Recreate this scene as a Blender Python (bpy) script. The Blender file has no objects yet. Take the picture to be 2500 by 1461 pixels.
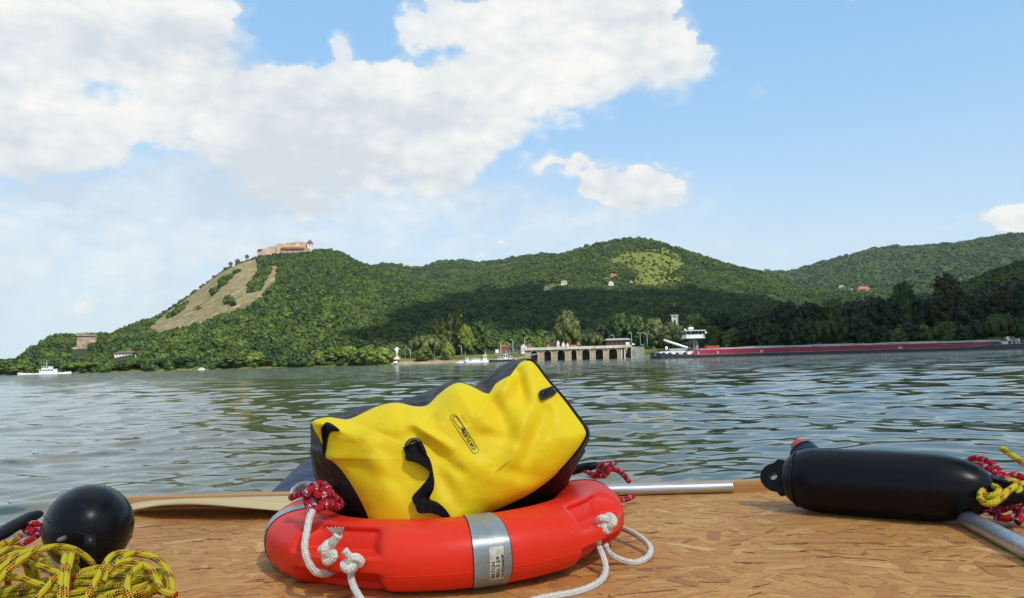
import bpy, bmesh, math, random
import numpy as np
from mathutils import Vector, Matrix, noise as mnoise
from mathutils.bvhtree import BVHTree
S = bpy.context.scene
COL = S.collection
rad = math.radians
# ------------------------------------------------------------------ camera
PW, PH, FPX = 2500.0, 1461.0, 1900.0          # the photograph's size and focal length in its pixels
DZ = 0.45                                     # deck height above the water
CAM = Vector((0, 0, DZ + 0.39))
PITCH, ROLL = math.atan(149.0/1900.0), math.atan(0.0275)
FW = Vector((0, math.cos(PITCH), math.sin(PITCH)))
U0 = Vector((0, -math.sin(PITCH), math.cos(PITCH)))
RT = Vector((1, 0, 0))*math.cos(ROLL) - U0*math.sin(ROLL)
UP = Vector((1, 0, 0))*math.sin(ROLL) + U0*math.cos(ROLL)
cam = bpy.data.cameras.new('camera'); camo = bpy.data.objects.new('camera', cam); COL.objects.link(camo)
cam.sensor_fit = 'HORIZONTAL'; cam.sensor_width = 36; cam.lens = 36*FPX/PW
cam.clip_start = 0.05; cam.clip_end = 40000
m = Matrix.Identity(4)
for i in range(3):
    m[i][0] = RT[i]; m[i][1] = UP[i]; m[i][2] = -FW[i]; m[i][3] = CAM[i]
camo.matrix_world = m
S.camera = camo
S.view_settings.view_transform = 'Standard'; S.view_settings.look = 'None'
S.view_settings.exposure = 0.2; S.view_settings.gamma = 1.0
S.cycles.max_bounces = 6; S.cycles.diffuse_bounces = 3; S.cycles.glossy_bounces = 3
S.cycles.transparent_max_bounces = 8; S.cycles.caustics_reflective = False; S.cycles.caustics_refractive = False

def ray(px, py):
    return (RT*((px-PW/2)/FPX) + UP*((PH/2-py)/FPX) + FW)
def at(px, py, Y):                            # the world point seen at a photo pixel, at world distance Y
    d = ray(px, py); return CAM + d*(Y/d.y)
def onz(px, py, z):
    d = ray(px, py); return CAM + d*((z-CAM.z)/d.z)
def azel(px, py):
    d = ray(px, py); return math.atan2(d.x, d.y), math.atan2(d.z, math.hypot(d.x, d.y))
def X_at(px, Y): return at(px, 879, Y).x
def Z_at(px, py, Y): return at(px, py, Y).z
def proj(P):                                  # numpy (N,3) -> photo pixels
    q = P - np.array(CAM); w = q@np.array(FW)
    return PW/2 + FPX*(q@np.array(RT))/w, PH/2 - FPX*(q@np.array(UP))/w

# ------------------------------------------------------------------ sun and sky
SUN_EL, SUN_AZ = rad(50), rad(146)            # azimuth measured clockwise from +Y (view direction)
TOSUN = Vector((math.sin(SUN_AZ)*math.cos(SUN_EL), math.cos(SUN_AZ)*math.cos(SUN_EL), math.sin(SUN_EL)))
sl = bpy.data.lights.new('sun', 'SUN'); so = bpy.data.objects.new('sun', sl); COL.objects.link(so)
sl.energy = 4.9; sl.angle = rad(1.0); sl.color = (1.0, 0.955, 0.88)
so.rotation_euler = (-TOSUN).to_track_quat('-Z', 'Y').to_euler()

class NT:
    def __init__(s, tree): s.t = tree; s.n = tree.nodes; s.l = tree.links
    def add(s, typ, **kw):
        nd = s.n.new(typ)
        for k, v in kw.items(): setattr(nd, k, v)
        return nd
    def put(s, sock, v):
        if isinstance(v, bpy.types.NodeSocket): s.l.new(v, sock)
        elif v is not None: sock.default_value = v
    def math(s, op, a, b=None, c=None, clamp=False):
        nd = s.n.new('ShaderNodeMath'); nd.operation = op; nd.use_clamp = clamp
        for i, v in enumerate((a, b, c)): s.put(nd.inputs[i], v)
        return nd.outputs[0]
    def vmath(s, op, a, b=None, c=None):
        nd = s.n.new('ShaderNodeVectorMath'); nd.operation = op
        for i, v in enumerate((a, b, c)): s.put(nd.inputs[i], v)
        return nd.outputs['Value'] if op in ('DOT_PRODUCT', 'LENGTH', 'DISTANCE') else nd.outputs[0]
    def noise(s, vec, scale, detail=2, rough=0.5, lac=2.0, dist=0.0):
        nd = s.n.new('ShaderNodeTexNoise'); s.put(nd.inputs['Vector'], vec)
        nd.inputs['Scale'].default_value = scale; nd.inputs['Detail'].default_value = detail
        nd.inputs['Roughness'].default_value = rough; nd.inputs['Lacunarity'].default_value = lac
        nd.inputs['Distortion'].default_value = dist
        return nd.outputs['Fac']
    def mix(s, fac, a, b, blend='MIX'):
        nd = s.n.new('ShaderNodeMix'); nd.data_type = 'RGBA'; nd.blend_type = blend
        s.put(nd.inputs[0], fac)
        for i, v in ((6, a), (7, b)):
            if isinstance(v, tuple) and len(v) == 3: v = (*v, 1)
            s.put(nd.inputs[i], v)
        return nd.outputs[2]
    def ss(s, v, lo, hi, a=0.0, b=1.0, typ='SMOOTHSTEP'):
        nd = s.n.new('ShaderNodeMapRange'); nd.interpolation_type = typ
        s.put(nd.inputs[0], v)
        for i, x in zip((1, 2, 3, 4), (lo, hi, a, b)): nd.inputs[i].default_value = x
        return nd.outputs[0]
    def ramp(s, fac, stops):
        nd = s.n.new('ShaderNodeValToRGB'); s.put(nd.inputs[0], fac); e = nd.color_ramp.elements
        while len(e) < len(stops): e.new(0.5)
        for el, (p, c) in zip(e, stops): el.position = p; el.color = (*c, 1)
        return nd.outputs[0]

# clouds as soft ellipses in sky direction (azimuth, elevation), broken up by fractal noise
# px, py, rx, ry, weight
BLOBS = [(90,200,190,150,1.1),(40,40,260,110,1.0),(300,70,230,120,1.1),(470,60,150,90,1.0),(560,30,90,60,.8),(430,200,130,90,1.0),
 (60,330,150,80,.9),(250,330,150,80,1.0),(370,270,110,70,.9),(150,400,160,40,.6),(560,240,70,50,.7),(640,240,100,70,1.0),
 (560,350,110,90,1.1),(700,330,170,120,1.2),(760,230,110,80,1.1),(880,220,130,80,1.1),(1000,240,130,80,1.0),(900,330,220,120,1.2),
 (1120,310,150,110,1.1),(1010,380,190,90,.9),(620,440,220,60,.8),(850,430,260,70,.85),(1070,425,70,45,1.3),(1200,260,110,110,1.1),(640,500,120,40,.4),
 (1030,60,100,70,.75),(1150,40,170,90,.8),(1330,50,190,90,1.2),(1530,50,140,80,1.2),(1250,150,170,90,1.1),(1420,150,180,90,1.2),
 (1600,170,110,60,1.2),(1700,140,85,55,1.1),(1600,90,70,50,.9),(1350,240,120,60,1.0),(1480,210,90,50,.8),(980,120,50,55,.6),
 (828,130,36,50,1.45),(1540,455,120,44,1.1),(1465,440,52,36,.9),(1570,415,36,26,.8),(1610,435,50,34,.8),(1650,490,95,34,.95),(1500,495,110,25,.45),
 (750,520,66,34,1.35),(2400,550,95,24,1.0),(2490,566,60,24,1.2),(2450,530,60,20,1.0),(1390,395,50,26,1.0),(1290,430,80,34,.55),
 (230,755,60,16,.9),(320,780,55,14,.9),(1180,610,190,26,.7),(680,70,18,32,.4),(690,105,22,14,.4),
 (285,228,70,40,-.85),(430,425,140,46,-1.5),(360,395,50,30,-.5),(720,110,150,70,-1.3),(930,110,60,60,-.6),(1085,130,50,22,-.7),(560,150,30,40,-.5),(330,240,60,20,-.4),(1000,190,60,18,-.4),(650,30,50,60,-.5),(1070,140,80,36,-.40),(940,60,50,50,-.5),(1200,420,60,60,-.6),(1740,60,60,60,-.5)]
HAZES = [(700,470,330,60,.5),(1560,500,200,40,.5),(150,560,380,110,.5),(520,500,300,80,.75),(1000,500,260,60,.6),(250,700,420,120,.4),(900,600,600,40,.3),(1750,600,500,60,.2),(1350,540,200,40,.25)]
W = bpy.data.worlds.new('World'); S.world = W; W.use_nodes = True
wt = NT(W.node_tree); wt.n.clear()
out = wt.add('ShaderNodeOutputWorld'); bg = wt.add('ShaderNodeBackground'); wt.l.new(bg.outputs[0], out.inputs[0])
sky = wt.add('ShaderNodeTexSky', sky_type='NISHITA'); sky.sun_disc = False
sky.sun_elevation = SUN_EL; sky.sun_rotation = SUN_AZ; sky.air_density = 1.0; sky.dust_density = 0.6; sky.ozone_density = 1.6
tc = wt.add('ShaderNodeTexCoord'); D = tc.outputs['Generated']
sp = wt.add('ShaderNodeSeparateXYZ'); wt.l.new(D, sp.inputs[0])
az = wt.math('ARCTAN2', sp.outputs[0], sp.outputs[1]); el = wt.math('ARCSINE', sp.outputs[2])
# domain warp so the ellipses lose their outline
w1 = wt.noise(wt.vmath('MULTIPLY', D, (1, 1, 1.5)), 9.0, 5, 0.62)
w2 = wt.noise(wt.vmath('ADD', wt.vmath('MULTIPLY', D, (1, 1, 1.5)), (7.3, 2.1, 4.4)), 9.0, 5, 0.62)
az2 = wt.math('MULTIPLY_ADD', wt.math('SUBTRACT', w1, 0.5), 0.085, az)
el2 = wt.math('MULTIPLY_ADD', wt.math('SUBTRACT', w2, 0.5), 0.065, el)
cb = wt.add('ShaderNodeCombineXYZ'); wt.l.new(az2, cb.inputs[0]); wt.l.new(el2, cb.inputs[1]); P0 = cb.outputs[0]
def blobfield(P, blobs):
    acc = 0.0
    for (px, py, rx, ry, w) in blobs:
        a, e = azel(px, py); sx, sy = FPX/rx/1.0, FPX/ry/1.0
        q = wt.vmath('MULTIPLY_ADD', P, (sx, sy, 0), (-a*sx, -e*sy, 0))
        g = wt.math('POWER', 0.3679, wt.vmath('DOT_PRODUCT', q, q))
        acc = wt.math('MULTIPLY_ADD', g, w, acc)
    return acc
F = blobfield(P0, BLOBS); HZ = blobfield(P0, HAZES)
P1 = wt.vmath('ADD', P0, (0, 0.035, 0))
FU = blobfield(P1, [b for b in BLOBS if b[2] > 80 and b[4] > 0])
Dn = wt.vmath('MULTIPLY', D, (1, 1, 1.6))
fb = wt.noise(Dn, 16, 7, 0.6); fb2 = wt.noise(wt.vmath('ADD', Dn, (-0.010, -0.004, 0.020)), 16, 5, 0.55)
vo = wt.add('ShaderNodeTexVoronoi', feature='SMOOTH_F1'); vo.inputs['Scale'].default_value = 30; vo.inputs['Smoothness'].default_value = .35; vo.inputs['Detail'].default_value = 1
wn_ = wt.add('ShaderNodeTexNoise'); wn_.inputs['Scale'].default_value = 12; wt.l.new(Dn, wn_.inputs['Vector'])
wt.l.new(wt.vmath('ADD', Dn, wt.vmath('MULTIPLY', wn_.outputs['Color'], (.05, .05, .05))), vo.inputs['Vector'])
puff = wt.math('SUBTRACT', .42, vo.outputs['Distance'])
Fn = wt.math('MULTIPLY_ADD', wt.math('SUBTRACT', fb, 0.5), 2.0, wt.math('MULTIPLY_ADD', puff, .75, F))
hard = wt.math('MULTIPLY', wt.ss(wt.math('SUBTRACT', F, FU), -.15, .30, .75, 4.0), wt.ss(wt.noise(wt.vmath('ADD', Dn, (3.1, 5.2, 1.7)), 4.5, 2, .5), .38, .60, .5, 1.15))
edge = wt.math('MULTIPLY_ADD', wt.math('SUBTRACT', Fn, 0.70), hard, 0.5, clamp=True)
edge = wt.ss(edge, 0, 1)
soft = wt.ss(Fn, 0.15, 1.1, 0, 0.6)
thin = wt.noise(wt.vmath('ADD', Dn, (1.7, 8.8, 2.9)), 6.0, 4, .55)
edge = wt.math('MULTIPLY', edge, wt.ss(wt.math('ADD', thin, wt.math('MULTIPLY', F, .12)), .42, .66, .66, 1.0))
alpha = wt.math('MAXIMUM', edge, soft)
alpha = wt.math('MAXIMUM', alpha, wt.math('MINIMUM', wt.math('MULTIPLY', HZ, wt.ss(fb, 0.3, 0.6, .5, 1.1)), 0.6))
# fair-weather clouds over the rest of the dome
gen = wt.noise(wt.vmath('MULTIPLY', D, (1, 1, 1.9)), 3.2, 7, 0.58)
rest = wt.math('MAXIMUM', wt.ss(el, 0.45, 0.6), wt.ss(wt.math('ABSOLUTE', az), 0.75, 1.0))
alpha = wt.math('MAXIMUM', alpha, wt.math('MULTIPLY', wt.ss(gen, 0.46, 0.62), rest))
# cloud brightness: sunlit tops, greyer undersides
relief = wt.math('MULTIPLY', wt.math('SUBTRACT', fb, fb2), 1.0)
under = wt.ss(FU, 0.8, 2.1, 0.0, 1.0)
fl = wt.noise(Dn, 5, 3, 0.5)
fl2 = wt.noise(Dn, 8, 4, 0.5)
br = wt.math('SUBTRACT', wt.math('ADD', 0.97, relief), wt.math('MULTIPLY', under, wt.ss(fl, 0.36, 0.60, 0.34, 0.0)))
br = wt.math('SUBTRACT', br, wt.math('MULTIPLY', wt.ss(fl2, .40, .62), .20))
br = wt.math('MULTIPLY_ADD', puff, .30, br)
br = wt.ss(br, 0.4, 1.0, 0.0, 1.0, 'LINEAR')
ccol = wt.mix(br, (0.60, 0.655, 0.70), (0.86, 0.855, 0.825))
skc = wt.vmath('SCALE', sky.outputs[0], None); skc.node.inputs['Scale'].default_value = 0.15
# pale air towards the horizon
hz = wt.ss(el, -0.02, 0.5, 0.92, 0.62, 'LINEAR')
skc2 = wt.mix(hz, skc, wt.mix(wt.ss(el, 0.0, 0.4), (0.60, 0.74, 0.83), (0.31, 0.58, 0.89)))
wt.l.new(wt.mix(alpha, skc2, ccol), bg.inputs[0]); bg.inputs[1].default_value = 1.0
W.cycles.sampling_method = 'MANUAL'; W.cycles.sample_map_resolution = 512

# ------------------------------------------------------------------ helpers
def tag(o, label=None, cat=None, group=None, kind=None):
    for k, v in (('label', label), ('category', cat), ('group', group), ('kind', kind)):
        if v: o[k] = v
    return o
def empty(name, loc, label, cat, group=None, rz=0):
    o = bpy.data.objects.new(name, None); COL.objects.link(o); o.location = loc; o.rotation_euler.z = rz
    o.empty_display_size = 0.1
    return tag(o, label, cat, group)
def link(name, me, parent=None, M=None):
    o = bpy.data.objects.new(name, me); COL.objects.link(o)
    if parent is not None:
        o.parent = parent
        if M is not None: o.matrix_parent_inverse = Matrix.Identity(4)
    return o
def child(name, me, parent, world=True):
    """mesh data in world coordinates, object parented to a thing standing elsewhere"""
    o = bpy.data.objects.new(name, me); COL.objects.link(o); o.parent = parent
    if world:
        root = parent; L = Matrix.Identity(4); chain = []
        while root is not None: chain.append(root); root = root.parent
        for r in reversed(chain): L = L @ r.matrix_parent_inverse @ Matrix.LocRotScale(r.location, r.rotation_euler, r.scale)
        o.matrix_parent_inverse = L.inverted()
    return o
class MB:
    def __init__(s): s.v = []; s.f = []; s.uv = []; s.mi = []; s.att = []
    def add(s, verts, faces, uvs=None, mi=0, att=0.0):
        b = len(s.v); s.v += [tuple(x) for x in verts]
        for k, f in enumerate(faces):
            s.f.append([b+i for i in f]); s.mi.append(mi); s.att.append(att)
            s.uv.append(uvs[k] if uvs else [(0, 0)]*len(f))
    def box(s, c, d, M=None, mi=0):
        c = Vector(c); h = Vector(d)/2
        P = [Vector((x, y, z)) for z in (-h.z, h.z) for y in (-h.y, h.y) for x in (-h.x, h.x)]
        P = [((M @ p) if M else p)+c for p in P]
        s.add(P, [(0,2,3,1),(4,5,7,6),(0,1,5,4),(2,6,7,3),(0,4,6,2),(1,3,7,5)], mi=mi)
    def span(s, a, b, mi=0):
        a, b = Vector(a), Vector(b); s.box((a+b)/2, [abs(b[i]-a[i]) for i in range(3)], mi=mi)
    def prism(s, poly, ext, mi=0):
        """closed polygon (list of Vector) extruded by vector ext"""
        n = len(poly); P = [Vector(p) for p in poly]; Q = [p+Vector(ext) for p in P]
        s.add(P+Q, [tuple(range(n))[::-1], tuple(range(n, 2*n))]+[(i, (i+1) % n, n+(i+1) % n, n+i) for i in range(n)], mi=mi)
    def tube(s, path, r, n=10, caps=True, uvscale=1.0, mi=0, prof=None, closed=False):
        P = [Vector(p) for p in path]; R = r if hasattr(r, '__len__') else [r]*len(P)
        if closed: P = P+[P[0]]; R = list(R)+[R[0]]
        N = len(P); rings = []; up = None; L = 0
        for i in range(N):
            t = (P[min(i+1, N-1)]-P[max(i-1, 0)])
            if t.length < 1e-9: t = Vector((0, 0, 1))
            t.normalize()
            if up is None:
                up = t.orthogonal().normalized()
            up = (up - t*up.dot(t)); up = up.normalized() if up.length > 1e-6 else t.orthogonal().normalized()
            sd = t.cross(up)
            if i: L += (P[i]-P[i-1]).length
            ring = []
            for k in range(n):
                a = 2*math.pi*k/n; rr = R[i]*(prof(L, k/n) if prof else 1)
                ring.append(P[i]+up*math.cos(a)*rr+sd*math.sin(a)*rr)
            rings.append((ring, L))
        V = [p for rg, _ in rings for p in rg]; Fc = []; U = []
        for i in range(N-1):
            for k in range(n):
                a = i*n+k; b = i*n+(k+1) % n
                Fc.append((a, b, b+n, a+n)); u0, u1 = rings[i][1]*uvscale, rings[i+1][1]*uvscale
                U.append([(u0, k/n), (u0, (k+1)/n), (u1, (k+1)/n), (u1, k/n)])
        if caps and not closed:
            Fc.append(tuple(range(n))[::-1]); U.append([(0, 0)]*n)
            Fc.append(tuple((N-1)*n+k for k in range(n))); U.append([(0, 0)]*n)
        s.add(V, Fc, U, mi=mi)
    def cyl(s, a, b, r, n=12, r2=None, mi=0): s.tube([a, b], [r, r2 if r2 is not None else r], n, mi=mi)
    def lathe(s, prof, M=None, n=24, mi=0):
        """prof: list of (radius, height) about local Z"""
        V = []; Fc = []
        for r, z in prof:
            for k in range(n):
                a = 2*math.pi*k/n; p = Vector((r*math.cos(a), r*math.sin(a), z)); V.append((M @ p) if M else p)
        for i in range(len(prof)-1):
            for k in range(n):
                a = i*n+k; b = i*n+(k+1) % n; Fc.append((a, b, b+n, a+n))
        Fc.append(tuple(range(n))[::-1]); Fc.append(tuple((len(prof)-1)*n+k for k in range(n)))
        s.add(V, Fc, mi=mi)
    def mesh(s, name, mats, smooth=False, angle=None):
        me = bpy.data.meshes.new(name); me.from_pydata(s.v, [], s.f)
        for mt in (mats if isinstance(mats, (list, tuple)) else [mats]): me.materials.append(mt)
        me.polygons.foreach_set('material_index', s.mi)
        uv = me.uv_layers.new(name='UVMap'); flat = [c for f in s.uv for p in f for c in p]
        uv.data.foreach_set('uv', flat)
        if any(a != 0 for a in s.att):
            at_ = me.attributes.new('tone', 'FLOAT', 'FACE'); at_.data.foreach_set('value', s.att)
        if smooth:
            me.polygons.foreach_set('use_smooth', [True]*len(s.f))
            if angle: me.set_sharp_from_angle(angle=rad(angle))
        me.update(); return me
    def part(s, name, mats, parent, smooth=False, angle=None, label=None):
        o = child(name, s.mesh(name, mats, smooth, angle), parent)
        if label: o['label'] = label
        return o
    def top(s, name, mats, label, cat, group=None, kind=None, smooth=False, angle=None):
        o = link(name, s.mesh(name, mats, smooth, angle)); return tag(o, label, cat, group, kind)
def npmesh(name, V, F, mats, smooth=True):
    """V (n,3), F (m,k) numpy"""
    me = bpy.data.meshes.new(name); k = F.shape[1]
    me.vertices.add(len(V)); me.vertices.foreach_set('co', V.astype(np.float32).ravel())
    me.loops.add(F.size); me.loops.foreach_set('vertex_index', F.astype(np.int32).ravel())
    me.polygons.add(len(F)); me.polygons.foreach_set('loop_start', np.arange(0, F.size, k, dtype=np.int32))
    me.polygons.foreach_set('use_smooth', np.full(len(F), smooth))
    for mt in (mats if isinstance(mats, (list, tuple)) else [mats]): me.materials.append(mt)
    me.update(calc_edges=True); me.validate(); return me
def catmull(pts, n=8, closed=False):
    P = [Vector(p) for p in pts]; o = []; N = len(P)
    g = (lambda i: P[i % N]) if closed else (lambda i: P[max(0, min(N-1, i))])
    for i in range(N if closed else N-1):
        a, b, c, d = g(i-1), g(i), g(i+1), g(i+2)
        for k in range(n):
            t = k/n
            o.append(0.5*((2*b)+(c-a)*t+(2*a-5*b+4*c-d)*t*t+(3*b-a-3*c+d)*t*t*t))
    if not closed: o.append(P[-1])
    return o

def mat(name, col, rough=0.6, metal=0.0, col2=None, scale=5.0, detail=4, bump=0.0, bscale=None, spec=0.5, coat=0.0, coords='Object', aniso=(1, 1, 1), lo=.35, hi=.65, sheen=0):
    M = bpy.data.materials.new(name); M.use_nodes = True; t = NT(M.node_tree); b = t.n['Principled BSDF']
    b.inputs['Roughness'].default_value = rough; b.inputs['Metallic'].default_value = metal
    b.inputs['Specular IOR Level'].default_value = spec; b.inputs['Coat Weight'].default_value = coat
    c = t.add('ShaderNodeTexCoord').outputs[coords]
    c = t.vmath('MULTIPLY', c, aniso)
    if col2 is None: col2 = tuple(x*0.82 for x in col)
    f = t.ss(t.noise(c, scale, detail, 0.55), lo, hi)
    t.l.new(t.mix(f, tuple(col), tuple(col2)), b.inputs['Base Color'])
    t.l.new(t.ss(t.noise(c, scale*2.3, 3), .3, .7, max(0.02, rough*.8), min(1, rough*1.2)), b.inputs['Roughness'])
    if bump:
        bn = t.add('ShaderNodeBump'); bn.inputs['Strength'].default_value = 1.0; bn.inputs['Distance'].default_value = bump
        t.l.new(t.noise(c, bscale or scale*4, 4), bn.inputs['Height']); t.l.new(bn.outputs[0], b.inputs['Normal'])
    return M
def foliage_mat(name, stops, rough=0.55, nscale=0.0):
    """leaf colour varies from tree to tree and from clump to clump"""
    M = bpy.data.materials.new(name); M.use_nodes = True; t = NT(M.node_tree); b = t.n['Principled BSDF']
    oi = t.add('ShaderNodeObjectInfo'); geo = t.add('ShaderNodeNewGeometry')
    big = t.noise(geo.outputs['Position'], 0.011, 3, 0.55)
    cl = t.noise(geo.outputs['Position'], 0.16, 2, 0.6)
    f = t.math('ADD', t.math('MULTIPLY', oi.outputs['Random'], 0.5), t.math('MULTIPLY', t.ss(big, .3, .7), 0.3))
    f = t.math('ADD', f, t.math('MULTIPLY', t.ss(cl, .3, .7), 0.2))
    c = t.ramp(f, stops); t.l.new(c, b.inputs['Base Color'])
    b.inputs['Roughness'].default_value = rough; b.inputs['Specular IOR Level'].default_value = 0.25
    return M
rng = np.random.default_rng(7)
_perm = rng.random((256, 256))
def vn(x, y, s=1.0, o=0):
    x = np.asarray(x)*s+o*17.3; y = np.asarray(y)*s+o*9.1
    xi = np.floor(x).astype(int); yi = np.floor(y).astype(int); fx = x-xi; fy = y-yi
    fx = fx*fx*(3-2*fx); fy = fy*fy*(3-2*fy)
    g = lambda a, b: _perm[a & 255, b & 255]
    return (g(xi, yi)*(1-fx)*(1-fy)+g(xi+1, yi)*fx*(1-fy)+g(xi, yi+1)*(1-fx)*fy+g(xi+1, yi+1)*fx*fy)-0.5
def fbm(x, y, s, oct=4, o=0):
    a = 0; w = 1.0; tot = 0
    for k in range(oct): a = a+w*vn(x, y, s*2**k, o+k); tot += w; w *= .5
    return a/tot
def inpoly(px, py, poly):
    px = np.asarray(px); py = np.asarray(py); r = np.zeros(px.shape, bool); n = len(poly)
    for i in range(n):
        x1, y1 = poly[i]; x2, y2 = poly[(i+1) % n]
        c = ((y1 > py) != (y2 > py)) & (px < (x2-x1)*(py-y1)/((y2-y1) or 1e-9)+x1); r ^= c
    return r
# ------------------------------------------------------------------ terrain
class Layer:
    def __init__(s, pts, crest, foot, back=None, p=1.0, canopy=8.0, name=''):
        a, t = [], []
        for px, py in pts:
            A, E = azel(px, py); a.append(A); t.append(math.tan(E))
        s.a = np.array(a); s.t = np.array(t); s.c = crest; s.f = foot; s.b = back or crest*0.6; s.p = p; s.can = canopy; s.name = name
    def crest(s, th): return s.c
    def h(s, th, r):
        H = CAM.z+s.c*np.interp(th, s.a, s.t)-s.can
        edge = np.clip(np.minimum(th-s.a[0]+0.02, s.a[-1]-th+0.02)/0.02, 0, 1)
        tt = (r-s.f)/(s.c-s.f)
        up = H*np.clip(tt, 0, 1)**s.p
        dn = H*(1-0.75*np.clip((r-s.c)/s.b, 0, 1)**1.2)
        x = r*np.sin(th); y = r*np.cos(th)
        z = np.where(r < s.c, up, dn)
        bulge = np.clip(tt, 0, 1)*np.clip(1-tt, 0, 1)*4
        z = z+bulge*H*0.10*fbm(x, y, 0.004, 4, 3)*1.6
        return np.where((tt > 0) & (edge >= 1), z, -50)
LAYERS = [
 Layer([(-900,860),(-300,850),(-60,878),(20,890),(35,884),(60,862),(100,832),(125,817),(160,815),(200,811),(280,808),(330,802),(420,800),(520,810),(650,830),(800,850),(900,870)], 900, 640, p=.8, canopy=7, name='tower hill'),
 Layer([(230,900),(270,815),(300,797),(345,778),(380,770),(405,752),(430,735),(480,700),(540,655),(575,637),(600,628),(625,622),(660,618),(700,614),(755,606),(800,603),(830,610),(850,620),(870,632),(890,640),(910,645),(960,656),(1000,668),(1080,688),(1150,707),(1200,722),(1300,745),(1400,780),(1500,830),(1600,880)], 1450, 520, p=.95, name='castle hill'),
 Layer([(700,760),(800,700),(900,650),(950,643),(985,648),(1010,655),(1030,652),(1070,640),(1100,637),(1130,636),(1160,641),(1180,640),(1230,635),(1280,625),(1330,620),(1372,622),(1450,640),(1600,700),(1700,800)], 3000, 1500, name='far ridge'),
 Layer([(1000,830),(1060,720),(1120,690),(1200,663),(1300,640),(1360,620),(1410,607),(1450,595),(1480,588),(1520,583),(1570,580),(1610,590),(1640,600),(1700,620),(1760,638),(1800,650),(1850,660),(1880,672),(1920,688),(1960,700),(2010,712),(2060,728),(2110,745),(2200,775),(2300,810)], 2200, 900, p=.95, name='middle hill'),
 Layer([(940,850),(1000,800),(1060,765),(1110,738),(1150,722),(1180,713),(1240,703),(1290,700),(1350,708),(1450,714),(1550,712),(1650,714),(1720,720),(1800,728),(1870,735),(1940,742),(2000,752),(2100,775),(2200,800),(2300,830)], 1050, 520, p=.9, canopy=8, name='near ridge'),
 Layer([(1500,880),(1600,760),(1720,690),(1780,670),(1870,663),(1930,662),(1980,650),(2050,630),(2120,612),(2180,604),(2250,602),(2330,597),(2380,588),(2440,578),(2500,573),(2620,560),(2900,560),(3400,600)], 4500, 2400, canopy=9, name='right far hill'),
 Layer([(1850,745),(1950,712),(2000,705),(2050,705),(2110,709),(2170,712),(2240,718),(2330,722),(2500,725),(2700,730),(3000,740)], 1900, 1000, canopy=7, name='house ridge'),
 Layer([(2150,800),(2230,750),(2290,712),(2330,692),(2360,680),(2400,662),(2450,642),(2500,628),(2580,605),(2700,590),(3000,600),(3400,620)], 950, 420, canopy=8, name='right dark hill'),
 Layer([(-900,850),(-500,868),(-100,876),(-10,879),(25,882),(45,886),(100,895),(200,905)], 7500, 6200, canopy=0, name='distant hills'),
]
SH_A = np.array([azel(x, 890)[0] for x in (-900, 0, 500, 960, 1290, 1600, 1700, 2000, 2500, 3400)])
SH_R = np.array([760, 640, 520, 455, 425, 400, 360, 330, 320, 330])
def shore(th): return np.interp(th, SH_A, SH_R)
def height(th, r):
    th = np.asarray(th, float); r = np.asarray(r, float); s = shore(th); x = r*np.sin(th)
    t = (r-s+3*vn(x, r, .05))/26.0
    base = np.where(t < 0, t*4.0, np.minimum(4.6*np.clip(t, 0, 1)**0.8, 4.6))+np.where(t > 1, (r-s-26)*0.012, 0)
    base = np.clip(base, -6, 30)
    z = base
    on = np.clip((r-s-8)/70, 0, 1)
    for L in LAYERS: z = np.where(r > s+8, np.maximum(z, L.h(th, r)*on-(1-on)*2), z)
    return z
NC, NR = 560, 330
th = np.linspace(rad(-52), rad(52), NC)
rr = np.concatenate([np.linspace(290, 560, 70), np.exp(np.linspace(math.log(563), math.log(9000), NR-70))])
TH, RR = np.meshgrid(th, rr); ZZ = height(TH, RR)
TX, TY = RR*np.sin(TH), RR*np.cos(TH)
TV = np.stack([TX, TY, ZZ], -1).reshape(-1, 3)
i0 = (np.arange(NR-1)[:, None]*NC+np.arange(NC-1)[None, :]).ravel()
TF = np.stack([i0, i0+1, i0+NC+1, i0+NC], -1)
def hit(px, py, rmin=300, rmax=8500):
    """first terrain point seen through a photo pixel"""
    d = ray(px, py); a = math.atan2(d.x, d.y); k = d.z/math.hypot(d.x, d.y)
    R = np.exp(np.linspace(math.log(rmin), math.log(rmax), 4000)); z = height(np.full(R.shape, a), R)
    q = np.nonzero(z > CAM.z+R*k)[0]; r = R[q[0]] if len(q) else rmax
    return Vector((r*math.sin(a), r*math.cos(a), CAM.z+r*k))
def gz(x, y): return float(height(math.atan2(x, y), math.hypot(x, y)))
# open ground: bare rock flank of the castle hill, meadow on the middle hill
ROCK = [[(356,806),(380,782),(420,747),(457,714),(490,690),(538,658),(574,639),(605,625),(626,630),(640,645),(634,662),(616,690),(606,712),(620,718),(642,702),(650,676),(664,648),(684,650),(670,702),(650,732),(612,758),(578,774),(530,780),(501,792),(466,808),(418,820),(376,832)]]
GREENS = [[(584,664),(577,662),(557,680),(541,697),(519,718),(500,740),(474,762),(448,783),(472,763),(502,738),(524,718),(546,699),(566,682)],
          [(460,735),(453,737),(432,755),(410,775),(424,769),(446,750)], [(552,738),(560,736),(568,742),(564,748),(556,746)]]
MEADOW = [[(1520,615),(1575,608),(1600,602),(1640,604),(1660,625),(1680,650),(1650,662),(1625,690),(1580,700),(1540,692),(1560,660),(1500,650),(1480,635)],
          [(1530,684),(1570,676),(1630,682),(1680,680),(1670,692),(1600,702),(1550,704)], [(2098,728),(2130,723),(2142,732),(2105,736)], [(1330,694),(1370,690),(1390,698),(1340,706)],[(1900,705),(1960,722),(1990,738),(1960,734),(1905,716)]]
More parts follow.
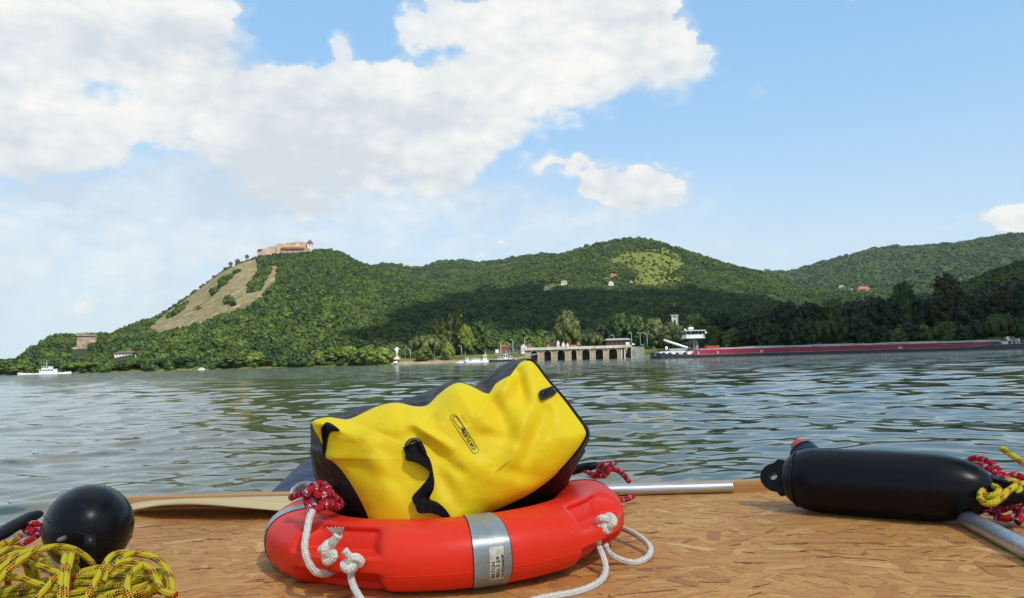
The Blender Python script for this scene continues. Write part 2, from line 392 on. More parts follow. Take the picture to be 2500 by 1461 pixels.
def masks(P, th_, r_):
    px, py = proj(P); rock = np.zeros(len(P), bool); mead = rock.copy()
    jx = px+16*vn(P[:, 0], P[:, 1], .03, 5); jy = py+16*vn(P[:, 0], P[:, 1], .03, 8)
    for q in ROCK: rock |= inpoly(jx, jy, q)
    for q in GREENS: rock &= ~inpoly(jx, jy, q)
    rock &= (r_ > 700) & (r_ < 1460)
    for q in MEADOW: mead |= inpoly(jx, jy, q)
    mead &= (r_ > 1000) & (r_ < 2200)
    return px, py, rock, mead
def near_hill(th_, r_, names):
    z = height(th_, r_); ok = np.zeros(z.shape, bool)
    for L in LAYERS:
        if L.name in names: ok |= np.abs(L.h(th_, r_)-z) < .01
    return ok
px_, py_, rockm, meadm = masks(TV, TH.ravel(), RR.ravel())
bank = ((RR-shore(TH)).ravel())
g1 = bpy.data.materials.new('hill_ground'); g1.use_nodes = True; t = NT(g1.node_tree); b = t.n['Principled BSDF']
pos = t.add('ShaderNodeNewGeometry').outputs['Position']
aR = t.add('ShaderNodeAttribute', attribute_name='rock').outputs['Fac']; aM = t.add('ShaderNodeAttribute', attribute_name='meadow').outputs['Fac']; aB = t.add('ShaderNodeAttribute', attribute_name='bank').outputs['Fac']
n1 = t.noise(t.vmath('MULTIPLY', pos, (1, 1, 1)), 0.03, 6, 0.65); n2 = t.noise(pos, 0.12, 4, 0.6)
rockc = t.mix(t.ss(n1, .38, .62), (0.19, 0.165, 0.060), (0.27, 0.195, 0.105)); rockc = t.mix(t.ss(n2, .56, .68), rockc, (0.34, 0.28, 0.20))
rockc = t.mix(t.ss(t.noise(pos, .06, 5, .7), .52, .60, 0, .75), rockc, (0.10, 0.115, 0.035))
rockc = t.mix(t.ss(t.noise(t.vmath('MULTIPLY', pos, (1, 1, .35)), .09, 7, .75), .55, .60), rockc, (0.40, 0.345, 0.27))
rockc = t.mix(t.ss(t.noise(t.vmath('MULTIPLY', pos, (1.6, 1.6, .5)), .10, 6, .75), .60, .65), rockc, (0.09, 0.075, 0.05))
meadc = t.mix(t.ss(n2, .35, .65), (0.17, 0.17, 0.035), (0.10, 0.13, 0.03))
base = t.mix(t.ss(n2, .3, .7), (0.028, 0.045, 0.016), (0.045, 0.06, 0.02))
bankc = t.mix(t.ss(t.noise(pos, .09, 4), .4, .6), (0.16, 0.15, 0.04), (0.08, 0.11, 0.025))
sand = t.mix(t.ss(n2, .35, .65), (0.36, 0.28, 0.18), (0.22, 0.19, 0.13))
bankc = t.mix(t.ss(t.math('ADD', aB, t.math('MULTIPLY', n2, .1)), .15, .24), sand, bankc)
isb = t.ss(aB, 0.98, 1.0, 1, 0, 'LINEAR')
c = t.mix(isb, base, bankc); c = t.mix(aM, c, meadc); c = t.mix(aR, c, rockc)
t.l.new(c, b.inputs['Base Color']); b.inputs['Roughness'].default_value = .95; b.inputs['Specular IOR Level'].default_value = .1
bn = t.add('ShaderNodeBump'); bn.inputs['Distance'].default_value = 6.0; t.l.new(t.noise(pos, .05, 6, .7), bn.inputs['Height']); t.l.new(bn.outputs[0], b.inputs['Normal'])
me = npmesh('hills', TV, TF, g1)
for nm, arr in (('rock', rockm.astype(np.float32)), ('meadow', meadm.astype(np.float32)), ('bank', np.clip(bank/60+np.where(px_ < 955, .36, 0), 0, 1).astype(np.float32))):
    A_ = me.attributes.new(nm, 'FLOAT', 'POINT'); A_.data.foreach_set('value', arr)
hills = tag(link('hills', me), 'wooded hills with a bare rocky flank rising behind the river', None, None, 'structure')

# ------------------------------------------------------------------ trees
def icos(sub):
    bm = bmesh.new(); bmesh.ops.create_icosphere(bm, subdivisions=sub, radius=1)
    V = np.array([v.co[:] for v in bm.verts]); Fc = np.array([[v.index for v in f.verts] for f in bm.faces]); bm.free(); return V, Fc
ICO1, ICO2, ICO3 = icos(1), icos(2), icos(3)
def leaves(r_, P, Nn, size):
    """small tilted quads at points P with outward normals Nn"""
    n = len(P); rv = r_.normal(size=(n, 3)); nn = Nn+0.75*rv; nn /= np.linalg.norm(nn, axis=1)[:, None]
    a = np.cross(nn, r_.normal(size=(n, 3))); a /= np.linalg.norm(a, axis=1)[:, None]; c = np.cross(nn, a)
    s = size*(.6+.8*r_.random(n))[:, None]
    V = np.stack([P-a*s-c*s*.7, P+a*s*.9-c*s*.8, P+a*s+c*s*.7, P-a*s*.8+c*s*.9], 1).reshape(-1, 3)
    F_ = np.arange(4*n).reshape(-1, 4); return V, F_
def crown_mesh(name, mt, puffs, seed, nleaf=70, lsize=.03, core=.86, sub=ICO2, sq=1.0):
    r_ = np.random.default_rng(seed); Vs, Fs = [], []; off = 0; LP, LN = [], []
    for (c, R) in puffs:
        c = np.array(c); R = np.array(R if hasattr(R, '__len__') else (R, R, R*sq)); V, Fc = sub
        d = 1+.16*np.sin(V@r_.normal(size=3)*4+r_.random()*6)+.12*np.sin(V@r_.normal(size=3)*7+r_.random()*6)
        Vs.append(c+V*R*core*d[:, None]); Fs.append(Fc+off); off += len(V)
        n = r_.normal(size=(nleaf, 3)); n /= np.linalg.norm(n, axis=1)[:, None]; n[:, 2] = np.where(n[:, 2] < -.4, -n[:, 2], n[:, 2])
        dd = 1+.16*np.sin(n@r_.normal(size=3)*4)
        LP.append(c+n*R*(0.86+.22*r_.random(nleaf))[:, None]*dd[:, None]); LN.append(n)
    V = np.concatenate(Vs); Fc = np.concatenate(Fs); Fc = np.concatenate([Fc, Fc[:, :1]], 1)   # as quads below
    LV, LF = leaves(r_, np.concatenate(LP), np.concatenate(LN), lsize)
    me = bpy.data.meshes.new(name); tri = np.concatenate(Fs); allV = np.concatenate([V, LV]); LF = LF+len(V)
    nl = tri.size+LF.size; me.vertices.add(len(allV)); me.vertices.foreach_set('co', allV.astype(np.float32).ravel())
    me.loops.add(nl); me.loops.foreach_set('vertex_index', np.concatenate([tri.ravel(), LF.ravel()]).astype(np.int32))
    me.polygons.add(len(tri)+len(LF))
    me.polygons.foreach_set('loop_start', np.concatenate([np.arange(0, tri.size, 3), tri.size+np.arange(0, LF.size, 4)]).astype(np.int32))
    me.materials.append(mt); me.update(calc_edges=True); return me
def puffs_round(seed, n=16, w=.42, h0=.35, h1=1.0, pr=.2):
    r_ = random.Random(seed); P = [((0, 0, (h0+h1)/2), ((w*.72), (w*.72), (h1-h0)*.40))]
    for i in range(n):
        t = (i+.5)/n; z = h0+(h1-h0)*(.08+.84*t); k = math.sin(math.pi*min(1, .18+.78*t))**.7; a = i*2.4+r_.random()
        q = pr*(.7+.6*r_.random()); P.append(((math.cos(a)*(w-q*.8)*k, math.sin(a)*(w-q*.8)*k, z), q))
    return P
def puffs_column(seed, n=16, w=.1):
    r_ = random.Random(seed); P = []
    for i in range(n):
        t = i/(n-1); a = r_.random()*6.3; k = (1-t)**.5*.9+.12
        P.append(((math.cos(a)*w*.4*k, math.sin(a)*w*.4*k, .1+.85*t), (w*.75*k, w*.75*k, .11)))
    return P
def puffs_willow(seed, n=18):
    r_ = random.Random(seed); P = [((0, 0, .55), (.34, .34, .33))]
    for i in range(n):
        a = i*2.4; t = i/n; rr_ = .16+.30*t; P.append(((math.cos(a)*rr_, math.sin(a)*rr_, .80-.42*t*t+.08*r_.random()), (.13, .13, .17+.14*t)))
    return P
GREEN = foliage_mat('leaf_green', [(0.12, (.014, .034, .010)), (.40, (.036, .070, .013)), (.68, (.075, .118, .017)), (.95, (.135, .165, .026))])
BRIGHT = foliage_mat('leaf_bright', [(0.0, (.085, .13, .022)), (.5, (.13, .18, .028)), (1.0, (.20, .23, .035))])
OLIVE = foliage_mat('leaf_olive', [(0.0, (.06, .075, .022)), (.5, (.09, .11, .032)), (1.0, (.13, .15, .045))])
DARK = foliage_mat('leaf_dark', [(0.0, (.014, .024, .010)), (.5, (.024, .038, .013)), (1.0, (.042, .055, .018))])
BROWN = foliage_mat('leaf_brown', [(0.0, (.040, .042, .012)), (1.0, (.060, .058, .018))])
BARK = mat('bark', (.10, .08, .06), .9, col2=(.05, .04, .03), scale=3)
# templates for the far-off wood
TEM = []
for i in range(5):
    r_ = random.Random(i)
    pf = [((0, 0, .35), (.62, .62, .62))]+[((math.cos(k*2.1+i)*.38, math.sin(k*2.1+i)*.38, .45+.35*r_.random()), .36+.12*r_.random()) for k in range(4)]
    me = crown_mesh('wood_crown', GREEN, pf, i, 34, .11, .9, ICO2)
    o = bpy.data.objects.new('wood_crown_source', me); TEM.append(o)
# scatter
def scatter(seed=3):
    r_ = np.random.default_rng(seed); A0, A1 = rad(-46), rad(46); PT = []
    r = 350.0
    while r < 5600:
        sp_ = max(5.8, r*0.0041); n = int((A1-A0)*r/sp_)
        th_ = A0+(np.arange(n)+r_.random(n)*.9)*(A1-A0)/n; r1 = r+sp_*.9*(r_.random(n)-.5)
        PT.append(np.stack([th_, r1, np.full(n, sp_)], -1)); r += sp_
    Q = np.concatenate(PT); return Q[:, 0], Q[:, 1], Q[:, 2]
ath, ar, asp = scatter()
az_ = height(ath, ar); ax = ar*np.sin(ath); ay = ar*np.cos(ath); AP = np.stack([ax, ay, az_], -1)
apx, apy, rk, md = masks(AP, ath, ar)
slope = (height(ath, ar+8)-az_)/8
keep = slope > -0.12
d_sh = ar-shore(ath)
keep &= d_sh > np.where(apx < 950, 1, np.where(apx < 1000, 24, np.where(apx < 1700, 118, 22)))
keep &= ~rk; keep &= ~(md & (rng.random(len(ar)) < .78))
fieldn = fbm(ax, ay, .012, 3, 11); keep &= ~((fieldn > .30) & (ar > 1100))
# trees standing right in front of buildings on the hills are left out
CLEAR = [(628,585,765,613,622),(168,812,224,859,854),(268,852,338,880,871),(984,640,1036,664,664),(1468,666,1514,699,697),(1324,693,1350,711,709),(1366,683,1392,697,695),(2072,697,2130,714,712),(2044,695,2070,707,706)]
top_px, top_py = proj(AP+np.array([0, 0, 7.0]))
for (x0, y0, x1, y1, rm) in CLEAR:
    rh = hit((x0+x1)/2, rm).xy.length+(60 if y1 == 613 else 10)
    keep &= ~((apx > x0-2) & (apx < x1+2) & (top_py < y1-1) & (apy > y0) & (ar < rh) & (ar > 300))
scl = asp*(.60+.75*rng.random(len(ar))**1.5)*.84*(1+.5*fbm(ax, ay, .02, 3, 21))
scl = np.where(md, scl*.6, scl)
pts = AP[keep]; sc = scl[keep]; NP_ = len(pts)
print('wood points', NP_)
pm_ = bpy.data.meshes.new('wood'); pm_.vertices.add(NP_); pm_.vertices.foreach_set('co', (pts-np.array([0, 0, .8])).astype(np.float32).ravel())
a_ = pm_.attributes.new('size', 'FLOAT', 'POINT'); a_.data.foreach_set('value', sc.astype(np.float32))
a_ = pm_.attributes.new('spin', 'FLOAT', 'POINT'); a_.data.foreach_set('value', (rng.random(NP_)*6.28).astype(np.float32))
a_ = pm_.attributes.new('pick', 'INT', 'POINT'); a_.data.foreach_set('value', rng.integers(0, 5, NP_).astype(np.int32))
wood = tag(link('forest', pm_), 'dense green broadleaf forest covering the hills', 'forest', None, 'stuff')
pm_.materials.append(GREEN)
ng = bpy.data.node_groups.new('forest_scatter', 'GeometryNodeTree')
ng.interface.new_socket('Geometry', in_out='INPUT', socket_type='NodeSocketGeometry'); ng.interface.new_socket('Geometry', in_out='OUTPUT', socket_type='NodeSocketGeometry')
gi = ng.nodes.new('NodeGroupInput'); go = ng.nodes.new('NodeGroupOutput'); L_ = ng.links
iop = ng.nodes.new('GeometryNodeInstanceOnPoints'); gti = ng.nodes.new('GeometryNodeJoinGeometry')
for o in reversed(TEM):
    oi = ng.nodes.new('GeometryNodeObjectInfo'); oi.inputs['Object'].default_value = o; oi.inputs['As Instance'].default_value = True
    L_.new(oi.outputs['Geometry'], gti.inputs[0])
def named(nm, ty):
    nd = ng.nodes.new('GeometryNodeInputNamedAttribute'); nd.data_type = ty; nd.inputs['Name'].default_value = nm; return nd.outputs[0]
L_.new(gi.outputs[0], iop.inputs['Points']); L_.new(gti.outputs[0], iop.inputs['Instance'])
iop.inputs['Pick Instance'].default_value = True; L_.new(named('pick', 'INT'), iop.inputs['Instance Index'])
cx = ng.nodes.new('ShaderNodeCombineXYZ'); L_.new(named('spin', 'FLOAT'), cx.inputs[2])
L_.new(cx.outputs[0], iop.inputs['Rotation']); L_.new(named('size', 'FLOAT'), iop.inputs['Scale'])
L_.new(iop.outputs[0], go.inputs[0])
md_ = wood.modifiers.new('scatter', 'NODES'); md_.node_group = ng

# ------------------------------------------------------------------ water
wm = bpy.data.materials.new('river_water'); wm.use_nodes = True; t = NT(wm.node_tree); b = t.n['Principled BSDF']
pos = t.add('ShaderNodeNewGeometry').outputs['Position']
b.inputs['IOR'].default_value = 1.33; b.inputs['Roughness'].default_value = .06; b.inputs['Specular IOR Level'].default_value = .5
t.l.new(t.mix(t.ss(t.noise(pos, .15, 3), .3, .7), (.048, .070, .040), (.060, .082, .048)), b.inputs['Base Color'])
ds = t.vmath('DISTANCE', pos, (0, 0, 0)); far = t.ss(ds, 15, 120)
pw = t.vmath('MULTIPLY', pos, (1.0, 1.35, 1))
h1 = t.noise(pw, 1.7, 4, .6); h2 = t.noise(pw, .5, 3, .5)
hh = t.math('ADD', t.math('MULTIPLY', h1, .075), t.math('MULTIPLY', h2, .15))
patch = t.noise(t.vmath('MULTIPLY', pos, (.8, 1.3, 1)), .22, 5, .68)
far = t.math('MULTIPLY', far, t.ss(patch, .42, .58, .15, 2.8))
bn = t.add('ShaderNodeBump'); bn.inputs['Distance'].default_value = 1.0; t.l.new(far, bn.inputs['Strength']); t.l.new(hh, bn.inputs['Height'])
t.l.new(bn.outputs[0], b.inputs['Normal'])
t.l.new(t.ss(ds, 20, 250, .04, .06), b.inputs['Roughness'])
NA, = (1000,)
tha = np.linspace(rad(-44), rad(44), NA)
rw = [2.0]
while rw[-1] < 420: rw.append(rw[-1]+min(max(.020, .0085*rw[-1]), 1.2))
rw = np.array(rw); WA, WR = np.meshgrid(tha, rw); wx = WR*np.sin(WA); wy = WR*np.cos(WA)
def waves(x, y, r):
    z = np.zeros_like(x); r_ = np.random.default_rng(12)
    wxp = x+.8*fbm(x, y, .35, 3, 2); wyp = y+.8*fbm(x, y, .35, 3, 6)
    for i in range(44):
        lam = .13*(1.10**i)*(.9+.2*r_.random())
        if lam > 4.2: break
        a = r_.normal()*.62+.15; k = 2*math.pi/lam      # mostly travelling along X/-Y
        kx, ky = k*math.sin(a), k*math.cos(a); amp = .0033*lam**.82*(.6+.8*r_.random())
        fade = np.clip(1.6-(.009*r*3)/lam, 0, 1)
        z += amp*fade*np.sin(kx*wxp+ky*wyp+r_.random()*6.28)
    gust = .55+1.1*np.clip(fbm(x, y, .05, 3, 4)+.5, 0, 1)
    return z*gust*np.clip((r-1.0)/3, .3, 1)
wz = waves(wx, wy, WR)
WV = np.stack([wx, wy, wz], -1).reshape(-1, 3); NRW = len(rw)
i0 = (np.arange(NRW-1)[:, None]*NA+np.arange(NA-1)[None, :]).ravel()
WF = np.stack([i0, i0+1, i0+NA+1, i0+NA], -1)
# flat continuation: right round the raft and out to the horizon
R_in = [(0, 0)]
def ringpts(rads, angs): return [(r*math.sin(a), r*math.cos(a), 0) for r in rads for a in angs]
angs2 = list(np.linspace(rad(44), rad(360-44), 60)); base_n = len(WV)
X2 = ringpts([.01, 2.0, 30, 420], angs2); F2 = []
for j in range(3):
    for k in range(59): a = base_n+j*60+k; F2.append((a, a+60, a+61, a+1))
V2 = X2; n2_ = base_n+len(V2)
angs3 = list(np.linspace(-math.pi, math.pi, 97)); V3 = ringpts([420, 15000], angs3)
for k in range(96): a = n2_+k; F2.append((a, a+97, a+98, a+1))
n3_ = n2_+len(V3); angs4 = list(np.linspace(rad(-44), rad(44), 20)); V4 = ringpts([.01, 2.0], angs4)
for k in range(19): a = n3_+k; F2.append((a, a+20, a+21, a+1))
allV = np.concatenate([WV, np.array(V2), np.array(V3), np.array(V4)]); F2 = np.array(F2)
me = npmesh('water', allV, np.concatenate([WF, F2]), wm)
tag(link('water', me), 'wide grey-green river with small wind ripples', None, None, 'structure')
# ------------------------------------------------------------------ unseen clouds, put in to shade the land and the raft
def cloud_mat(name, transp):
    M = bpy.data.materials.new(name); M.use_nodes = True; t = NT(M.node_tree); b = t.n['Principled BSDF']
    o = t.n['Material Output']; tr = t.add('ShaderNodeBsdfTransparent'); tl = t.add('ShaderNodeBsdfTranslucent'); df = t.add('ShaderNodeBsdfDiffuse')
    tl.inputs[0].default_value = (.75, .75, .77, 1); df.inputs[0].default_value = (.75, .75, .77, 1)
    m1 = t.add('ShaderNodeMixShader'); m1.inputs[0].default_value = .5; t.l.new(df.outputs[0], m1.inputs[1]); t.l.new(tl.outputs[0], m1.inputs[2])
    m2 = t.add('ShaderNodeMixShader'); m2.inputs[0].default_value = transp; t.l.new(m1.outputs[0], m2.inputs[1]); t.l.new(tr.outputs[0], m2.inputs[2])
    t.l.new(m2.outputs[0], o.inputs[0]); return M
def cloud(cells, rad_, name, mt, label, seed):
    r_ = np.random.default_rng(seed); V0, F0 = ICO2; Vs, Fs = [], []; off = 0
    for (x, y, z) in cells:
        d = 1+.22*np.sin(V0@r_.normal(size=3)*3+r_.random()*6)
        R = np.array([rad_, rad_, rad_*.55])*(.85+.35*r_.random())
        Vs.append(np.array([x, y, z+r_.normal()*8])+V0*R*d[:, None]); Fs.append(F0+off); off += len(V0)
    return tag(link(name, npmesh(name, np.concatenate(Vs), np.concatenate(Fs), mt)), label, None, None, 'structure')
CA = 1050.0
elv = (TV[:, 2]-CAM.z)/np.maximum(RR.ravel(), 1); elv = elv.reshape(NR, NC); vis = elv >= np.maximum.accumulate(elv, 0)-.004
SHADE = [[(900,890),(820,850),(900,812),(980,780),(1060,745),(1150,719),(1250,706),(1350,713),(1450,716),(1600,716),(1700,712),(1780,722),(1860,738),(1960,752),(2080,765),(2180,745),(2240,710),(2330,684),(2360,675),(2400,655),(2500,620),(2700,580),(2700,900)],
 [(560,880),(600,850),(700,845),(820,840),(840,900),(560,900)]]
pvx, pvy = px_, py_; RRf = RR.ravel(); shd = np.zeros(len(TV), bool)
for q in SHADE: shd |= inpoly(pvx, pvy, q)
lim = np.where((pvx > 1020) & (pvx < 1250), 670, np.where(pvx < 1250, 590, np.where(pvx < 1700, 620, 290)))
shd &= (RRf > lim) & (RRf < 2300); lit = (~shd) & vis.ravel() & (RRf > 290); shd &= vis.ravel()
def up_(P): return P+np.array(TOSUN)*((CA-P[:, 2])/TOSUN.z)[:, None]
cs = 34.0; cellS, cellL = {}, {}
for arr, dct in ((TV[shd], cellS), (TV[lit], cellL)):
    for x, y, z in up_(arr): k = (int(x//cs), int(y//cs)); dct[k] = dct.get(k, 0)+1
cells = set(k for k, n in cellS.items() if cellL.get(k, 0) <= n*.6)
grow = set()
for k in cells:
    for dx in (-1, 0, 1):
        for dy in (-1, 0, 1):
            q = (k[0]+dx, k[1]+dy)
            if q not in cellL: grow.add(q)
cells |= grow; cells = [((k[0]+.5)*cs, (k[1]+.5)*cs, CA) for k in cells]
print('cloud cells', len(cells))
cloud(cells, 33, 'cloud', cloud_mat('shade_cloud_vapour', .04), 'unseen cumulus bank laid out to shade the lower hills', 4)  # out of view, its outline follows the wanted shadow on the hills
fc = np.array(TOSUN)*((CA-1)/TOSUN.z)
cf = [(fc[0]+x, fc[1]+y, CA+60) for x in range(-90, 91, 36) for y in range(-90, 91, 36) if x*x+y*y < 9500]
cloud(cf, 34, 'cloud', cloud_mat('thin_shade_cloud_vapour', .77), 'small thin unseen cloud added to dim the sun on the raft', 9)  # out of view, added as a veil that weakens the foreground sun

# ------------------------------------------------------------------ materials for the far shore
M = {}
M['plaster'] = mat('white_plaster', (.72, .69, .62), .8, col2=(.60, .57, .50), scale=.6)
M['cream'] = mat('cream_plaster', (.60, .55, .42), .8, col2=(.48, .44, .34), scale=.6)
M['tile'] = mat('orange_roof_tile', (.42, .10, .045), .8, col2=(.30, .075, .04), scale=.8)
M['brtile'] = mat('brown_roof_tile', (.20, .075, .05), .8, col2=(.13, .055, .04), scale=.8)
M['greyroof'] = mat('grey_roof', (.25, .27, .29), .6, scale=.6)
M['stone'] = mat('castle_stone', (.58, .44, .32), .9, col2=(.40, .30, .21), scale=.10, detail=6, bump=1.0, lo=.3, hi=.7)
M['stone2'] = mat('tower_stone', (.44, .33, .23), .9, col2=(.28, .21, .15), scale=.22, detail=6, bump=.6)
M['glass'] = mat('window_glass', (.02, .025, .03), .15, scale=1)
M['dark'] = mat('dark_opening', (.02, .018, .016), .8)
M['conc'] = mat('pale_concrete', (.58, .55, .46), .85, col2=(.40, .38, .31), scale=.35, detail=6, bump=.05)
M['sandstone'] = mat('sandstone_blocks', (.40, .30, .18), .9, col2=(.28, .21, .13), scale=.5, detail=6, bump=.1)
M['white'] = mat('white_paint', (.78, .79, .78), .4, col2=(.66, .67, .66), scale=.7)
M['black'] = mat('black_hull_paint', (.015, .016, .018), .4, col2=(.03, .03, .032), scale=.5)
M['crimson'] = mat('crimson_hull_paint', (.36, .018, .055), .45, col2=(.25, .015, .04), scale=.25, detail=5)
M['redpaint'] = mat('orange_red_paint', (.50, .06, .02), .5)
M['steel'] = mat('grey_steel', (.30, .32, .33), .5, col2=(.2, .21, .22), scale=.4, detail=5)
M['hatch'] = mat('hatch_cover_metal', (.36, .36, .33), .5, col2=(.24, .24, .22), scale=.3, detail=5)
M['redwood'] = mat('red_brown_timber', (.16, .035, .025), .8, col2=(.10, .025, .02), scale=.8)
M['lamp'] = mat('lamp_metal', (.42, .43, .42), .5)
M['copper'] = mat('dark_copper', (.012, .016, .016), .8, spec=.1)
M['marble'] = mat('white_marble', (.75, .74, .70), .6)
M['blackpaint'] = mat('black_lettering', (.01, .01, .01), .6)

# ------------------------------------------------------------------ trees one can tell apart
def trunk_mesh(name, seed, h=.5, r=.025, limbs=5):
    r_ = random.Random(seed); m_ = MB()
    m_.tube([(0, 0, -.04), (0, 0, h*.4), (.01, .005, h*.8), (.015, 0, h*1.3)], [r*1.35, r, r*.7, r*.3], 8)
    for i in range(limbs):
        a = i*2.3+r_.random(); z = h*(.5+.12*i)
        m_.tube([(0, 0, z), (math.cos(a)*.08, math.sin(a)*.08, z+.09), (math.cos(a)*.2, math.sin(a)*.2, z+.2)], [r*.55, r*.4, r*.15], 6)
    return m_.mesh(name, BARK, True)
CR = {}
for mn, mt_ in (('g', GREEN), ('b', BRIGHT), ('o', OLIVE), ('d', DARK), ('n', BROWN)):
    for v in range(2): CR['round', mn, v] = crown_mesh('broadleaf_crown', mt_, puffs_round(v+3, 26, .46, .12, 1.0, .15), 20+v, 80, .024)
    CR['willow', mn, 0] = crown_mesh('willow_crown', mt_, puffs_willow(5, 22), 31, 90, .022)
    CR['bush', mn, 0] = crown_mesh('bush_crown', mt_, puffs_round(8, 20, .5, -.05, 1.0, .2), 41, 90, .030)
    CR['tall', mn, 0] = crown_mesh('tall_crown', mt_, puffs_round(15, 30, .36, .16, 1.0, .12), 45, 70, .020)
CR['poplar', 'b', 0] = crown_mesh('poplar_crown', foliage_mat('leaf_poplar', [(0.0, (.06, .085, .022)), (1.0, (.12, .15, .035))]), puffs_column(3, 24, .10), 52, 90, .020)
CR['poplar', 'o', 0] = crown_mesh('poplar_crown', OLIVE, puffs_column(2, 24, .10), 51, 90, .020)
CR['poplar', 'o', 0] = crown_mesh('poplar_crown', GREEN, puffs_column(3, 24, .10), 52, 90, .020)
TRK = [trunk_mesh('tree_trunk', i, .42) for i in range(2)]
HW = {'round': .50, 'willow': .5, 'bush': .5, 'tall': .40, 'poplar': .12}
def tree(px, ytop, hw, off, kind, tone, label, cat='tree', group=None, ybase=None, v=None):
    a = azel(px, 870)[0]; r = float(shore(a))+off; x, y = r*math.sin(a), r*math.cos(a)
    z = gz(x, y)-.3; zt = Z_at(px, ytop, y); h = zt-z
    w = hw*y/FPX/HW[kind]
    nm = {'round': 'broadleaf_tree', 'willow': 'willow_tree', 'bush': 'bush', 'tall': 'broadleaf_tree', 'poplar': 'poplar_tree'}[kind]
    vv = (int(px) % 2 if kind == 'round' else 0)
    e = empty(nm, (at(px, 870, y).x, y, z), label, cat, group, rz=(px*.37) % 6.28)
    c = link('crown', CR[kind, tone, vv], e); c.scale = (w, w, h)
    tk = link('trunk', TRK[int(px) % 2], e); tk.scale = (w, w, h)
    return e
G1 = 'bushes and small trees along the far bank below the castle hill'
for (px, yt, hw, off, kd, tn, lb) in [
 (14, 884, 34, 12, 'bush', 'g', 'green bank bush at the far left end of the shoreline'),
 (52, 892, 30, 6, 'bush', 'b', 'pale bank bush right behind the flat white ferry'),
 (95, 884, 32, 40, 'round', 'g', 'bank tree behind the mast of the white ferry'),
 (140, 889, 28, 14, 'bush', 'g', 'green bush just right of the ferry cabin'),
 (185, 886, 30, 8, 'willow', 'b', 'yellow-green willow on the bank below the ruined stone tower'),
 (228, 884, 32, 8, 'willow', 'b', 'yellow-green willow right of the one below the stone tower'),
 (275, 884, 30, 10, 'bush', 'g', 'dark green bush on the bank below the white villa'),
 (318, 880, 30, 12, 'bush', 'g', 'round green bush on the bank right of the white villa'),
 (362, 878, 34, 14, 'round', 'g', 'dark bank tree between the white villa and the rocky slope foot'),
 (410, 876, 34, 16, 'round', 'g', 'dark bank tree straight below the foot of the rocky slope'),
 (455, 872, 34, 14, 'round', 'g', 'dark round bank tree left of the moored white dinghy gap'),
 (515, 868, 32, 30, 'round', 'd', 'shaded bank tree set back behind the gap in the bushes'),
 (575, 868, 38, 8, 'bush', 'g', 'wide green bush left of the red roof hidden in trees'),
 (622, 864, 28, 10, 'bush', 'b', 'light green bush just below the smaller red roof'),
 (655, 872, 22, 8, 'bush', 'g', 'low green bush between the two red roofs'),
 (690, 870, 26, 10, 'round', 'g', 'green bank tree left of the white garden shed'),
 (735, 866, 30, 8, 'bush', 'g', 'dark green bush below the larger red roof'),
 (783, 862, 26, 9, 'bush', 'b', 'light green bush right of the larger red roof'),
 (815, 850, 30, 12, 'round', 'b', 'bright feathery bank tree left of the rounded yellow-green bush'),
 (852, 848, 26, 16, 'round', 'b', 'upright bright green tree behind the yellow-green bushes'),
 (897, 849, 34, 5, 'bush', 'b', 'rounded bright yellow-green bush at the water, widest of the bank'),
 (940, 853, 27, 6, 'bush', 'b', 'bright green bush at the water next to the white statue'),
 (665, 842, 30, 60, 'round', 'g', 'dark tree behind the bank bushes above the two red roofs'),
 (780, 838, 32, 60, 'round', 'g', 'dark tree standing behind the red roof on the right'),
 (885, 832, 30, 55, 'round', 'g', 'dark green tree rising behind the yellow-green bushes'),
 (925, 840, 26, 60, 'round', 'd', 'dark tree behind and left of the white statue')]:
    tree(px, yt, hw, off, kd, tn, lb, 'bush' if kd == 'bush' else 'tree', G1)
for (px, yt, hw, off, kd, tn, lb) in [
 (1040, 821, 38, 22, 'willow', 'o', 'large drooping olive willow on the grassy bank right of the statue'),
 (1036, 850, 22, 10, 'bush', 'g', 'dark rounded bush in front of the olive willow'),
 (1094, 840, 17, 10, 'bush', 'b', 'small bright green tree on the bank in front of the poplars'),
 (1066, 786, 14, 34, 'poplar', 'b', 'leftmost and shortest of the slender poplars'),
 (1083, 787, 14, 34, 'poplar', 'b', 'slender poplar second from the left in the row'),
 (1101, 775, 15, 36, 'poplar', 'b', 'slender poplar just left of the tallest one'),
 (1122, 761, 17, 34, 'poplar', 'b', 'tallest slender poplar at the right end of the row'),
 (1139, 797, 21, 28, 'round', 'b', 'bright green tree at the foot of the tallest poplar'),
 (1168, 787, 26, 44, 'tall', 'g', 'tall dark green tree right of the poplars'),
 (1160, 830, 26, 34, 'bush', 'g', 'dark low tree under the tall green tree by the poplars'),
 (1316, 823, 9, 60, 'tall', 'b', 'small narrow green tree behind the left end of the arcade'),
 (1387, 762, 34, 52, 'round', 'o', 'large round olive tree standing behind the stone arcade'),
 (1447, 815, 29, 40, 'willow', 'o', 'low drooping willow behind the arcade, left of the red-brown hall'),
 (1466, 795, 26, 100, 'round', 'd', 'dark round tree behind the drooping willow'),
 (1517, 770, 34, 95, 'round', 'g', 'broad leafy tree behind the red-brown hall'),
 (1556, 776, 28, 90, 'round', 'g', 'green tree right behind the tall lamp posts'),
 (1600, 783, 32, 85, 'round', 'o', 'yellowish green tree left of the church tower'),
 (1638, 792, 34, 60, 'round', 'o', 'olive tree in front of the church tower foot'),
 (1668, 800, 26, 66, 'round', 'o', 'olive tree between the church tower and the wheelhouse')]:
    tree(px, yt, hw, off, kd, tn, lb, 'bush' if kd == 'bush' else 'tree', 'trees around the landing and the arcade')
rw_ = random.Random(5)
